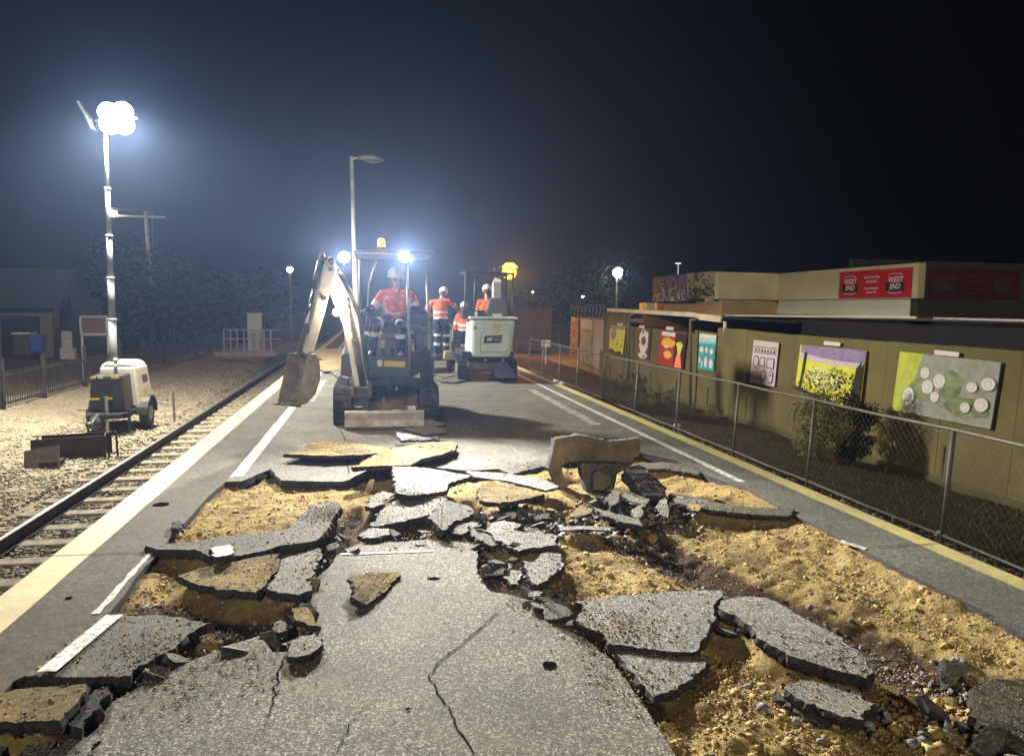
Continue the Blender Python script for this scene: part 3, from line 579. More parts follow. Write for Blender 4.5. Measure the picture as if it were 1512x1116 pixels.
mi=(((RN.rand(len(q))<.25+.5*(s_>.45))&(s_>.3))|(RN.rand(len(q))<.07)).astype(int); stones('sand_clods_gravel',np.column_stack([q,h+.002]),szz,[sandst,rub_m],'loose sand clods and small gravel over the exposed bed',mi,.8)
def near(pl,n,sp,zs,s0,s1):
    P=[G(*p,zs) for p in pl]; out=[]
    for _ in range(n):
        i=random.randrange(len(P)-1); p=P[i].lerp(P[i+1],random.random()); out.append((p.x+random.gauss(0,sp),p.y+random.gauss(0,sp)))
    A=np.array(out); return A
A=np.vstack([near([(700,800),(760,850),(800,885),(870,935)],600,.1,-.03,0,0),near([(640,765),(700,770),(760,760),(830,770),(900,775)],1500,.2,-.03,0,0),near([(500,790),(470,860),(430,925),(330,960),(230,995)],420,.08,-.04,0,0),near([(900,730),(960,745),(1010,760)],500,.18,0,0,0),near([(1190,1050),(1300,1060),(1420,1100)],45,.12,0,0,0)])
h,_=hz(A[:,0],A[:,1]); stones('asphalt_rubble',np.column_stack([A,h+.012]),RN.uniform(.010,.032,len(A))*(1+(RN.rand(len(A))<.08)),[rub_m,sandst],'crushed asphalt lumps and soil crumbs along the cracks',(RN.rand(len(A))<.3).astype(int),.75)
A=np.vstack([near([(440,975),(300,985),(230,1030),(400,1000)],420,.12,0,0,0),near([(760,885),(830,925),(880,975),(930,1040)],380,.07,0,0,0),near([(560,800),(700,805)],240,.08,0,0,0),near([(420,690),(520,670),(640,640)],260,.28,0,0,0),near([(180,925),(120,980)],60,.1,0,0,0),near([(720,690),(800,665)],120,.3,0,0,0)])
stones('asphalt_crumbs',np.column_stack([A,np.full(len(A),.006)]),RN.uniform(.002,.0075,len(A)),[ballast_m,sandst],'fine crumbs and grit spilled on the asphalt surface',(RN.rand(len(A))<.5).astype(int))
# ================================================================== people
def lumps(name,build,mats,vox,parent=None,fidx=None,smooth=3):
    m_=MB(); build(m_); o=m_.build(name,mats)
    r=o.modifiers.new('r','REMESH'); r.mode='VOXEL'; r.voxel_size=vox
    sm=o.modifiers.new('s','SMOOTH'); sm.factor=.5; sm.iterations=smooth
    dg=bpy.context.evaluated_depsgraph_get(); me=bpy.data.meshes.new_from_object(o.evaluated_get(dg)); old=o.data
    o.modifiers.clear(); o.data=me; bpy.data.meshes.remove(old); me.name=name
    me.materials.clear()
    for mm in mats: me.materials.append(mm)
    if fidx:
        me.polygons.foreach_set('material_index',[fidx(p.center) for p in me.polygons])
    else: me.polygons.foreach_set('material_index',[0]*len(me.polygons))
    me.shade_smooth()
    if parent is not None: o.parent=parent; o.matrix_parent_inverse=Matrix.Translation(-V(parent.location))
    return o
def segd(c,a,b):
    ab=b-a; t=(c-a).dot(ab)/ab.length_squared; return t,(c-(a+ab*max(0,min(1,t)))).length
def person(label,J,face,sz=1.0,beard=False,forearm_dark=True):
    """J: joint positions in world space; face: direction the face looks"""
    J={k:V(v) for k,v in J.items()}; face=V(face).normalized()
    e=empty('person',(J['pelvis'].x,J['pelvis'].y,min(J['aL'].z,J['aR'].z)),label,'person','workers in orange high visibility shirts')
    up=(J['head']-J['neck']).normalized(); rt=face.cross(up).normalized()
    sh=(J['sR']-J['sL']).normalized(); chest=(J['sL']+J['sR'])/2
    def hand(m_,w,el,grip):
        d=(w-el).normalized(); g=V(grip).normalized(); s_=d.cross(g).normalized()
        m_.tube([w-d*.01,w+d*.04,w+d*.09],[.026,.04,.038],8,side=s_,r2=[.02,.018,.016])
        for k,L in enumerate((.07,.08,.075,.06)):
            b=w+d*.085+s_*(-.03+.02*k); m_.tube([b,b+d*L*.45+g*.008,b+d*L*.7+g*L*.38,b+d*L*.6+g*L*.75],[.0105,.0105,.0095,.008],6)
        b=w+d*.03+s_*-.035; m_.tube([b,b-s_*.025+d*.025+g*.01,b-s_*.03+d*.055+g*.03],[.013,.012,.01],6)
    def body(m_):
        h=J['head']; n=J['neck']
        m_.ball(h+up*.02,(.076,.092,.105),16,12) if abs(face.y)>.6 else m_.ball(h+up*.02,(.09,.078,.105),16,12)
        m_.ball(h+face*.045-up*.055,(.052,.052,.05),12,8)          # jaw
        m_.ball(h+face*.088-up*.085,(.024,.024,.02),8,6)           # chin
        m_.tube([h+face*.086+up*.03,h+face*.104-up*.005,h+face*.112-up*.02],[.01,.014,.017],6)  # nose
        m_.tube([h+face*.085-rt*.045+up*.036,h+face*.097+up*.038,h+face*.085+rt*.045+up*.036],[.012,.012,.012],6)
        m_.tube([h+face*.092-rt*.022-up*.05,h+face*.1-up*.048,h+face*.092+rt*.022-up*.05],[.008,.01,.008],6)
        for s_ in(-1,1): m_.ball(h+rt*s_*.08-up*.0,(.016,.018,.032),8,6); m_.ball(h+face*.066+rt*s_*.035-up*.02,.026,8,6)
        m_.tube([h-up*.05-face*.01,n,(n+chest)/2],[.052,.056,.07],10)
        m_.tube([J['pelvis'],(J['pelvis']+chest)/2,chest-up*.02],[.14,.13,.15],14,side=sh,r2=[.1,.095,.1])
        for s_ in 'LR':
            m_.tube([chest,J['s'+s_]],[.07,.05],10); m_.tube([J['s'+s_],(J['s'+s_]+J['e'+s_])/2,J['e'+s_]],[.05,.046,.036],10)
            m_.tube([J['e'+s_],J['e'+s_].lerp(J['w'+s_],.35),J['w'+s_]],[.037,.038,.025],10); hand(m_,J['w'+s_],J['e'+s_],J.get('g'+s_,V((0,0,-1))))
            m_.tube([J['h'+s_],J['h'+s_].lerp(J['k'+s_],.4),J['k'+s_]],[.08,.075,.052],10)
            m_.tube([J['k'+s_],J['k'+s_].lerp(J['a'+s_],.3),J['a'+s_]],[.052,.055,.034],10); m_.tube([J['a'+s_],J['t'+s_]],[.035,.03],8)
            m_.tube([J['pelvis'],J['h'+s_]],[.09,.085],10)
    lumps('body',body,[skin],.0075,e)
    # shirt
    def shirt(m_):
        m_.tube([J['pelvis']-(chest-J['pelvis'])*.02,J['pelvis'].lerp(chest,.3),J['pelvis'].lerp(chest,.7),chest+up*.01,chest+up*.04],[.17,.172,.185,.16,.09],18,side=sh,r2=[.125,.13,.135,.115,.07])
        m_.tube([chest+up*.0,J['neck']-up*.01],[.09,.068],12)
        for s_ in 'LR':
            m_.tube([chest,J['s'+s_],J['s'+s_].lerp(J['e'+s_],.5),J['e'+s_]],[.09,.078,.072,.062],12)
            m_.tube([J['e'+s_],J['e'+s_].lerp(J['w'+s_],.5),J['w'+s_]],[.062,.056,.046],12)
    ax=(chest-J['pelvis']); L=ax.length
    def sidx(c):
        for s_ in 'LR':
            a,b,w=J['s'+s_],J['e'+s_],J['w'+s_]; t,d=segd(c,a,b); t2,d2=segd(c,b,w); tt,dt=segd(c,J['pelvis'],chest)
            if d2<.085 and t2>.03 and d2<=d: return (1 if forearm_dark else 0) if not(.02<t2<.0) else 2
            if d<.1 and t>.25 and dt>.17: return 2 if .58<t<.82 else (0 if t<1 else (1 if forearm_dark else 0))
        h=(c-J['pelvis']).dot(ax)/L/L
        if .02<h<.13 or .34<h<.46: return 2
        return 0
    lumps('shirt',shirt,[orange_hi,navy,tape],.012,e,sidx,4)
    def trou(m_):
        m_.tube([J['pelvis'].lerp(chest,.12),J['pelvis'],J['pelvis']-ax*.14],[.158,.165,.14],16,side=sh,r2=[.12,.13,.12])
        for s_ in 'LR':
            m_.tube([J['pelvis'].lerp(J['h'+s_],.6),J['h'+s_],J['h'+s_].lerp(J['k'+s_],.5),J['k'+s_]],[.11,.108,.098,.078],14); m_.ball(J['k'+s_],.08,10,8)
            m_.tube([J['k'+s_],J['k'+s_].lerp(J['a'+s_],.5),J['a'+s_]],[.078,.076,.066],14)
    def tidx(c):
        for s_ in 'LR':
            t,d=segd(c,J['k'+s_],J['a'+s_])
            if d<.1 and .3<t<.47: return 1
            t,d=segd(c,J['h'+s_],J['k'+s_])
            if d<.12 and .74<t<.9: return 1
        return 0
    lumps('trousers',trou,[navy,tape],.013,e,tidx,4)
    for s_ in 'LR':
        def bt(m_):
            a,t=J['a'+s_],J['t'+s_]; d=(t-a); d.z=0; d=d.normalized() if d.length>.01 else V((0,-1,0))
            m_.tube([a+V((0,0,.08)),a,a-V((0,0,.03))],[.058,.056,.055],10); m_.tube([a-d*.06-V((0,0,.04)),a+d*.06-V((0,0,.035)),t+V((0,0,-.005))-V((0,0,.02))],[.042,.05,.042],10,r2=[.042,.046,.034])
        lumps('boot',bt,[boot],.012,e)
    # helmet : dome, brim and ridge
    hm=MB(); h=J['head']+up*.055; n=18; rings=[(0,1.0,-.012),(0,1.0,.0),(.35,.97,.04),(.7,.86,.075),(.9,.62,.105),(1,.25,.125)]
    vs=[];fs=[]
    for _,r_,z_ in rings:
        for k in range(n):
            an=2*PI*k/n; vs.append(h+up*z_+(rt*math.cos(an)*.108+face*math.sin(an)*.126)*r_)
    for i in range(len(rings)-1):
        for k in range(n): fs.append((i*n+k,i*n+(k+1)%n,(i+1)*n+(k+1)%n,(i+1)*n+k))
    fs.append(tuple((len(rings)-1)*n+k for k in range(n))); fs.append(tuple(range(n))); hm.add(vs,fs)
    vs=[];n2=18
    for k in range(n2):
        an=PI*(-.08+1.16*k/(n2-1)); ex=1+.38*max(0,math.sin(an))**1.5
        vs+=[h-up*.012+(rt*math.cos(an)*.106+face*math.sin(an)*.122),h-up*(.022)+(rt*math.cos(an)*.114+face*math.sin(an)*.128*ex),h-up*.006+(rt*math.cos(an)*.114+face*math.sin(an)*.128*ex)]
    hm.add(vs,[(3*k,3*k+1,3*k+4,3*k+3) for k in range(n2-1)]+[(3*k+1,3*k+2,3*k+5,3*k+4) for k in range(n2-1)]+[(3*k+2,3*k,3*k+3,3*k+5) for k in range(n2-1)])
    hm.tube([h+up*.09+face*.08,h+up*.128,h+up*.09-face*.08],[.012,.016,.012],6)
    hm.build('helmet',helm,e,True)
    hh=MB(); hh.ball(J['head']-face*.012+up*.01,(.088,.1,.082) if abs(face.y)>.6 else (.1,.088,.082),14,8); hh.build('hair',M_hair,e,True)
    ey=MB()
    for s_ in(-1,1): ey.ball(J['head']+face*.089+rt*s_*.034+up*.014,.011,8,6)
    ey.build('eyes',blk,e,True)
    return e

# ================================================================== diggers
def track(par,x0,x1,y0,y1,h,zb=0.0):
    r=h/2; n=8; pr=[]
    for k in range(n+1): a=-PI/2-PI*k/n; pr.append((y0+r+r*math.cos(a),zb+r+r*math.sin(a)))
    for k in range(n+1): a=PI/2-PI*k/n; pr.append((y1-r+r*math.cos(a),zb+r+r*math.sin(a)))
    m_=MB(); t=.035; cy=(y0+y1)/2
    inn=[(cy+(y-cy)*(1-t/(y1-y0)*2),zb+r+(z-zb-r)*(1-t/r)) for y,z in pr]; N_=len(pr)
    vs=[(x,y,z) for x in(x0,x1) for y,z in pr]+[(x,y,z) for x in(x0,x1) for y,z in inn]; fs=[]
    for k in range(N_):
        j=(k+1)%N_; fs+=[(k,j,N_+j,N_+k),(2*N_+k,3*N_+k,3*N_+j,2*N_+j),(k,2*N_+k,2*N_+j,j),(N_+k,N_+j,3*N_+j,3*N_+k)]
    m_.add(vs,fs)
    # lugs walk round the loop
    per=[]; 
    for k in range(N_):
        a=V((0,*pr[k])); b=V((0,*pr[(k+1)%N_])); per.append((a,b,(b-a).length))
    tot=sum(p[2] for p in per); cnt=int(tot/.085)
    for i in range(cnt):
        s_=tot*i/cnt
        for a,b,l in per:
            if s_<=l:
                p=a.lerp(b,s_/l); d=(b-a).normalized(); nn=V((0,d.z,-d.y)); 
                if nn.dot(p-V((0,cy,zb+r)))<0: nn=-nn
                R=Matrix((V((1,0,0)),d,nn)).transposed(); m_.box(V(((x0+x1)/2,p.y,p.z))+nn*.008,(x1-x0+.004,.035,.026),R); break
            s_-=l
    tk=m_.build('track',rubber,par)
    w=MB(); w.box(((x0+x1)/2,cy,zb+r),((x1-x0)*.55,(y1-y0)-2*r,r*.9)); o=w.build('track_frame',steelr,tk,bevel=.01)
    for yy,nm in((y0+r,'idler_wheel'),(y1-r,'sprocket')):
        w=MB(); w.tube([(x0+.01,yy,zb+r),(x1-.01,yy,zb+r)],r*.78,16); w.tube([(x0-.004,yy,zb+r),(x0+.02,yy,zb+r)],r*.35,10); w.tube([(x1-.02,yy,zb+r),(x1+.004,yy,zb+r)],r*.35,10); w.build(nm,steelr,tk,bevel=.006)
    for i in range(3):
        w=MB(); yy=y0+(y1-y0)*(.3+.2*i); w.tube([(x0+.015,yy,zb+.085),(x1-.015,yy,zb+.085)],.05,12); w.build('roller',steelr,tk)
    return tk
def spot(name,loc,to,pw,col,ang=120,blend=.6,rad=.06,parent=None):
    l=bpy.data.lights.new(name,'SPOT'); l.energy=pw; l.color=col; l.spot_size=math.radians(ang); l.spot_blend=blend; l.shadow_soft_size=rad
    o=bpy.data.objects.new(name,l); C.objects.link(o); o.location=loc; o.rotation_euler=(V(to)-V(loc)).to_track_quat('-Z','Y').to_euler(); return o
def point(name,loc,pw,col,rad=.1):
    l=bpy.data.lights.new(name,'POINT'); l.energy=pw; l.color=col; l.shadow_soft_size=rad; o=bpy.data.objects.new(name,l); C.objects.link(o); o.location=loc; return o
def lamp_part(par,c,d,r,em,name='work_light',body=blk,sq=False):
    c=V(c); d=V(d).normalized(); m_=MB(); m_.tube([c-d*.07,c-d*.02,c],[r*.45,r*.95,r],14); o=m_.build(name,body,par)
    e=MB(); e.tube([c+d*.001,c+d*.012],[r*.88,r*.8],16); e.build('lens',em,o); return o
# ---- front digger (faces the viewer, -Y)
D=empty('mini_excavator',(.15,11.2,0),'front mini excavator facing the viewer with raised white boom and scraped blade','excavator','mini excavators on the platform')
track(D,-.55,-.31,10.3,12.35,.5); track(D,.66,.9,10.45,12.5,.5)
m_=MB(); m_.box((.17,11.4,.3),(.9,1.0,.2)); m_.tube([(.17,11.35,.38),(.17,11.35,.52)],.33,20); m_.box((.17,10.75,.26),(.5,.5,.12)); m_.build('undercarriage',steelr,D,bevel=.01)
m_=MB(); A1,A2,B1,B2=AY(509,637,9.95),AY(625,628,10.02),AY(509,610,9.95),AY(625,609,10.02)
zt=.245
pf=[(0,.0),(-.035,.03),(-.02,.12),(-.035,.215),(-.02,.245),(.03,.245),(.03,.0)]
for_x=lambda x:10.0
m_.prism([(-.385,10.0+a,b+.01) for a,b in pf],(1.045,0,0)); m_.mat(1)
m_.box((.14,9.972,.03),(1.02,.02,.035)); bl=m_.build('dozer_blade',[bladem,steelr],D,bevel=.004)
m_=MB()
for x in(-.12,.42): m_.beam([(x,10.03,.14),(x,10.5,.2),(x,10.8,.26)],[.07,.08,.09],[.1,.09,.1],(1,0,0))
m_.box((.14,10.06,.22),(.2,.1,.2)); m_.tube([(.14,10.1,.32),(.14,10.55,.34)],.04,10); m_.build('blade_arm',steelr,D,bevel=.006)
m_=MB(); m_.tube([(.14,10.12,.33),(.14,10.3,.335)],.022,10); m_.build('blade_cylinder',chrome,D)
# house: deck, body sides, front panel
m_=MB(); m_.prism([(-.36,10.62,.52),(.2,10.5,.52),(.74,10.62,.52),(.86,11.0,.52),(.86,12.1,.52),(.55,12.42,.52),(-.2,12.42,.52),(-.5,12.1,.52),(-.5,11.0,.52)],(0,0,.12)); m_.build('deck',blk,D,bevel=.015)
m_=MB(); m_.prism([(-.22,10.66,.64),(.52,10.62,.64),(.52,10.74,.64),(-.22,10.78,.64)],(0,0,.3)); m_.box((.15,11.0,.79),(.7,.62,.06)); m_.build('footwell_panel',green_dk,D,bevel=.012)
m_=MB(); m_.hexa([(.54,10.66,.6),(.84,10.8,.6),(.84,12.0,.6),(.54,12.0,.6)],[(.54,10.72,1.02),(.8,10.86,1.02),(.8,12.0,1.1),(.54,12.0,1.1)]); m_.build('side_cowl',dk,D,bevel=.03)
m_=MB(); m_.hexa([(.55,10.6,.48),(.84,10.72,.48),(.84,11.4,.48),(.55,11.4,.48)],[(.55,10.59,.8),(.85,10.71,.8),(.85,11.4,.8),(.55,11.4,.8)]); cw=m_.build('battery_cover',blk,D,bevel=.02)
m_=MB(); m_.hexa([(-.48,11.75,.6),(.82,11.75,.6),(.62,12.38,.6),(-.28,12.38,.6)],[(-.46,11.75,1.25),(.8,11.75,1.25),(.6,12.3,1.18),(-.26,12.3,1.18)]); m_.build('engine_cover',wht,D,bevel=.04)
m_=MB(); m_.hexa([(-.48,10.9,.6),(-.26,10.9,.6),(-.26,11.74,.6),(-.48,11.74,.6)],[(-.46,10.95,.95),(-.26,10.95,.95),(-.26,11.74,1.02),(-.46,11.74,1.02)]); m_.build('side_cowl',dk,D,bevel=.03)
def flat(name,pix,Y,mat,par,t=.006):
    P=[AY(x,y,Y) for x,y in pix]; m_=MB(); m_.prism(P,(0,t,0)); return m_.build(name,mat,par)
flat('warning_sticker',[(567,532.5),(598,533.5),(598,542),(567,541)],10.61,yel,D); 
w=flat('round_sticker',[(557,532),(564,531),(565,541),(557,541)],10.61,wht,D)
flat('warning_sticker',[(605.5,508),(611,507),(611,533),(605.5,535)],10.75,yel,D)
for pts in ([(611,556),(613,554),(613,562),(619,561),(619,563),(611,565)],[(614,554),(616,553),(616,559),(614,560)],[(617,553),(620,551),(620,558),(617,559)]): flat('white_logo_mark',pts,10.6,wht,D)
for x,y in((573,568),(584,571)): flat('small_label',[(x,y),(x+3,y),(x+3,y+5),(x,y+5)],10.6,wht,D)
# canopy
FL,FR=(-.02,10.62),(.50,10.62); RL,RR=(-.2,11.75),(.80,11.62)
m_=MB()
m_.tube([AY(541,478,11.0),AY(545,420,10.8),AY(556,386,10.62)],.014,8); m_.build('canopy_post',galv,D,True)
m_=MB(); m_.tube([(RL[0],RL[1],.64),(RL[0],RL[1],2.38)],.028,10); m_.build('canopy_post',blk,D,True)
m_=MB(); m_.tube([AY(606,548,10.62),AY(603,470,10.62),AY(601.5,385,10.62)],.02,10); m_.build('canopy_post',galv,D,True)
m_=MB(); m_.tube([AY(635,552,11.2),AY(633,472,11.2),AY(629,386,11.2)],.02,10); m_.build('canopy_post',galv,D,True)
m_=MB(); m_.tube([(.52,11.75,.64),(.52,11.75,2.38)],.026,10); m_.build('canopy_post',blk,D,True)
m_=MB(); m_.tube([AY(634,552,11.0),AY(633,520,11.0),AY(634,476,11.1)],[.03,.04,.03],10); m_.build('handrail',galv,D,True)
m_=MB(); m_.hexa([(-.28,10.58,2.37),(.86,10.58,2.37),(.86,11.95,2.37),(-.28,11.95,2.37)],[(-.25,10.62,2.42),(.83,10.62,2.42),(.83,11.9,2.42),(-.25,11.9,2.42)]); m_.build('canopy_roof',dk,D,bevel=.012)
m_=MB(); m_.tube([(-.44,10.56,2.36),(.5,10.56,2.36)],.012,8); m_.tube([AY(508,378,10.56),AY(508,392,10.56)],.012,8); m_.build('light_bar',galv,D)
WL1,WL2=AY(508,380,10.5),AY(597,379,10.5)
lamp_part(D,WL1,(.05,-1,-.25),.085,em_work); lamp_part(D,WL2,(.05,-1,-.25),.085,em_work)
bc=V((AY(563,372,10.8).x,10.8,2.47)); m_=MB(); m_.tube([bc-V((0,0,.035)),bc],[.06,.06],14); be=m_.build('beacon',blk,D); m_=MB(); m_.tube([bc+V((0,0,.002)),bc+V((0,0,.09)),bc+V((0,0,.12))],[.055,.052,.03],14); m_.build('beacon_lens',em_orange,be,True)
# seat and controls
m_=MB(); m_.hexa([(.08,11.0,1.16),(.58,11.0,1.16),(.58,11.5,1.16),(.08,11.5,1.16)],[(.1,10.98,1.26),(.56,10.98,1.26),(.56,11.5,1.24),(.1,11.5,1.24)]); m_.hexa([(.1,11.48,1.24),(.56,11.48,1.24),(.56,11.6,1.24),(.1,11.6,1.24)],[(.14,11.55,1.78),(.52,11.55,1.78),(.52,11.64,1.78),(.14,11.64,1.78)]); m_.box((.33,11.3,1.0),(.36,.4,.32)); m_.build('seat',seatm,D,bevel=.03)
m_=MB(); m_.box((-.06,11.15,1.02),(.16,.5,.4)); m_.build('control_console',blk,D,bevel=.025); m_=MB(); m_.box((.66,11.15,1.08),(.14,.5,.42)); m_.build('control_console',blk,D,bevel=.025)
for a,b in((AY(535,485,10.95),AY(535,463,10.88)),(AY(598,482,10.9),AY(595,462,10.85))):
    m_=MB(); m_.tube([a,b],.011,8); m_.ball(b,(.025,.025,.035),8,6); m_.build('joystick',blk,D,True)
for x in(.12,.26):
    m_=MB(); m_.tube([(x,10.85,.82),(x,10.78,1.0)],.01,6); m_.box((x,10.77,1.0),(.06,.02,.08)); m_.build('travel_lever',blk,D)
# boom system
PB=[AY(534,566,10.32),AY(527,515,10.15),AY(519,470,10.0),AY(506,438,9.86),AY(493,410,9.76),AY(485,391,9.7)]
bd=(PB[0]-PB[-1]); bd.z=0; sd=V((-bd.y,bd.x,0)).normalized(); sd2=V((.95,-.3,0))
m_=MB(); m_.box((PB[0].x,10.42,.46),(.3,.2,.14)); m_.box((PB[0].x-.11,10.36,.58),(.04,.22,.3)); m_.box((PB[0].x+.11,10.36,.58),(.04,.22,.3)); m_.tube([PB[0]-V((.16,0,0)),PB[0]+V((.16,0,0))],.035,12); m_.box((PB[0].x,10.5,.36),(.24,.1,.2)); m_.build('swing_bracket',steelr,D,bevel=.01)
m_=MB(); m_.beam(PB,[.18,.21,.23,.23,.19,.13],[.16,.24,.28,.26,.2,.13],(1,0,0)); bo=m_.build('boom',wht,D,bevel=.012)
m_=MB(); off=V((.13,-.06,.02)); c0=PB[0]+V((.02,-.1,-.02)); c1=PB[3]+V((.06,-.14,-.02)); m_.tube([c0,c0.lerp(c1,.55)],.045,12); m_.mat(1); m_.tube([c0.lerp(c1,.5),c1],.024,10); m_.build('boom_cylinder',[dk,chrome],D,True)
m_=MB(); a=AY(523,462,9.9); b=AY(497,398,9.66); m_.tube([a,a.lerp(b,.6)],.05,12); m_.mat(1); m_.tube([a.lerp(b,.55),b],.026,10); m_.build('stick_cylinder',[wht,chrome],D,True)
m_=MB()
for k in range(3):
    o_=V((.03+.022*k,-.1+.01*k,0)); m_.tube([PB[0]+o_+V((.04,0,.05)),PB[1]+o_+V((.05,-.04,0)),PB[2]+o_+V((.06,-.06,0)),PB[3]+o_+V((.05,-.08,.03)),PB[4]+o_+V((.03,-.06,.05))],.010,6)
m_.build('hydraulic_hose',blk,D,True)
SP=[AY(487,382,9.62),AY(481,398,9.58),AY(471,440,9.5),AY(462,480,9.42),AY(454,523,9.35)]
m_=MB(); m_.beam(SP,[.1,.13,.13,.12,.09],[.1,.19,.19,.16,.1],(.75,-.66,0)); m_.build('stick',wht,D,bevel=.01)
m_=MB(); a=AY(474,386,9.52); b=AY(452,478,9.3); m_.tube([a,a.lerp(b,.45)],.045,12); m_.mat(1); m_.tube([a.lerp(b,.4),b],.023,10); m_.build('bucket_cylinder',[dk,chrome],D,True)
m_=MB(); m_.ball(AY(484,389,9.62),(.07,.09,.09),10,8); m_.tube([AY(489,384,9.5),AY(483,389,9.75)],.03,10); m_.ball(AY(476,381,9.55),(.035,.05,.07),8,6); m_.build('knuckle',steelr,D,True)
BP=SP[-1]; m_=MB(); L1=AY(452,478,9.3); L2=AY(440,524,9.26); m_.beam([L1,L2],.03,.05,(.75,-.66,0)); m_.beam([L1,AY(459,500,9.38)],.03,.05,(.75,-.66,0)); m_.build('bucket_link',steelr,D,bevel=.004)
# bucket : open shell, plane of profile = boom plane
sB=V((.75,-.66,0)).normalized(); fB=V((-.66,-.75,0)).normalized(); up=V((0,0,1))
pr=[(.02,.02),(-.13,.0),(-.2,-.14),(-.2,-.32),(-.1,-.5),(.06,-.6),(.24,-.62)]
def bp(a,b,s_): return BP+fB*(a*.85+.13)+up*(b*.95)+sB*s_
m_=MB(); Wb=.17
for i in range(len(pr)-1):
    a,b=pr[i],pr[i+1]; n_=V((b[1]-a[1],-(b[0]-a[0]))).normalized()*.014 if False else None
    m_.hexa([bp(*a,-Wb),bp(*a,Wb),bp(*b,Wb),bp(*b,-Wb)],[bp(a[0]*.92+.012,a[1]*.95-.01,-Wb),bp(a[0]*.92+.012,a[1]*.95-.01,Wb),bp(b[0]*.92+.012,b[1]*.95+.012,Wb),bp(b[0]*.92+.012,b[1]*.95+.012,-Wb)])
for s_ in(-Wb,Wb-.015):
    P=[bp(*q_,s_) for q_ in pr]; m_.prism(P,sB*.015)
bu=m_.build('bucket',M_simple('dusty_bucket_steel',(.46,.41,.35),.8,0,.35,6,.5,(.16,.13,.1),.7),D)
for k in range(4):
    m_=MB(); s_=-Wb+.04+k*.107; a,b=bp(.22,-.615,s_),bp(.34,-.61,s_); m_.beam([a,b],[.045,.02],[.035,.012],sB); m_.build('bucket_tooth',steelr,bu)
for p_,w_,nm in ((PB[0],.13,'boom'),(PB[3],.145,'boom'),(SP[1],.09,'stick'),(SP[2],.1,'stick'),(SP[4],.09,'stick')):
    m_=MB(); sv=V((1,0,0)) if nm=='boom' else V((.75,-.66,0)).normalized(); fw=V((0,-1,0)) if nm=='boom' else V((-.66,-.75,0)); m_.tube([p_-sv*w_,p_+sv*w_],.028,10); m_.tube([p_+fw*(.1 if nm=='boom' else .075),p_+fw*(.13 if nm=='boom' else .1)],.035,10); m_.build('pivot_pin',steelr,D)
for (x,y) in ((524,505),(521,488),(530,542)):
    m_=MB(); q_=AY(x,y,9.86+.02*(y-480)/10); m_.box(q_,(.05,.01,.035)); m_.build('boom_decal',blk,D)
boomlamp=AY(497,461,9.72); lamp_part(bo,boomlamp,(.25,-.95,-.1),.055,em_warm,'boom_light')
# operator
def pj(x,y,Y): return AY(x,y,Y)
person('operator seated in the front excavator wearing orange shirt and white helmet',dict(head=pj(585,412,10.98),neck=pj(587,425,11.06),sL=pj(565,435,11.08),sR=pj(608,435,11.1),eL=pj(551,456,10.98),eR=pj(615,458,11.02),wL=pj(538,459,10.9),wR=pj(601,460,10.84),pelvis=pj(586,470,11.3),hL=pj(577,474,11.25),hR=pj(596,474,11.25),kL=pj(553,478,10.86),kR=pj(590,482,10.84),aL=pj(549,518,10.86),aR=pj(592,520,10.88),tL=pj(546,524,10.7),tR=pj(592,526,10.72),gL=(0,-.3,-1),gR=(0,-.3,-1)),(-.45,-.9,-.12))
# ---- second digger (rear view)
E2=empty('mini_excavator',(2.5,16.8,0),'second mini excavator seen from behind with a pale green white counterweight','excavator','mini excavators on the platform')
track(E2,1.82,2.1,16.35,18.4,.46); track(E2,2.88,3.16,16.35,18.4,.46)
m_=MB(); m_.box((2.49,17.3,.3),(.8,1.2,.2)); m_.tube([(2.49,17.1,.38),(2.49,17.1,.52)],.36,20); m_.box((2.49,16.5,.34),(.9,.3,.16)); m_.build('undercarriage',steelr,E2,bevel=.012)
m_=MB(); c=[AY(x,y,16.0) for x,y in((693,522),(699,528),(745,528),(757,523))]; 
xl,xr=AY(692,500,16).x,AY(761,500,16).x; z0,z1=AY(725,528,16).z,AY(725,472,16).z
prf=[(xl+.02,16.16,z0+.08),(xl+.12,16.03,z0),(xr-.14,16.03,z0),(xr-.02,16.16,z0+.08),(xr+.0,16.16,z1),(xl+.06,16.16,z1)]
m_.hexa([(xl+.06,16.02,z0),(xr-.1,16.02,z0),(xr-.02,16.75,z0+.02),(xl,16.75,z0+.02)],[(xl+.05,16.0,z1),(xr+.01,16.0,z1),(xr+.01,16.75,z1),(xl+.03,16.75,z1)]); m_.build('counterweight',mint,E2,bevel=.07)
m_=MB(); m_.box(((xl+xr)/2+.03,16.2,z1+.035),(xr-xl+.02,.46,.05)); m_.build('top_lip',mint,E2,bevel=.015)
m_=MB(); xa,xb,za,zb=xl+.26,xr-.12,z0+.12,z1-.14; yy=15.99
m_.tube([(xa,yy+.02,za),(xa,yy+.02,za+.3),(xa+.1,yy+.02,zb),(xb,yy+.02,zb)],.007,6); m_.tube([(xa,yy+.02,za),(xb-.1,yy+.02,za),(xb,yy+.02,za+.1),(xb,yy+.02,zb)],.007,6); m_.build('panel_seam',grey,E2)
lg=[[(718,496),(742,495),(741,497.5),(720,498.5)],[(716,504),(740,503.5),(739,506),(715,506.5)],[(716,496),(720,496),(718,506.5),(714,506.5)],[(728,499),(742,498.7),(741,500.8),(727,501)],[(727,501.5),(731,501.5),(730,504),(726,504)],[(732,502),(741,502),(740.5,503.3),(732,503.3)]]
for q_ in lg: flat('logo_mark',q_,15.985,blk,E2,.01)
flat('yellow_sticker',[(729,479),(740,479),(740,484),(729,483)],15.985,yel,E2,.01)
flat('small_label',[(699,482),(704,482),(704,487),(699,486)],15.985,grey,E2,.01)
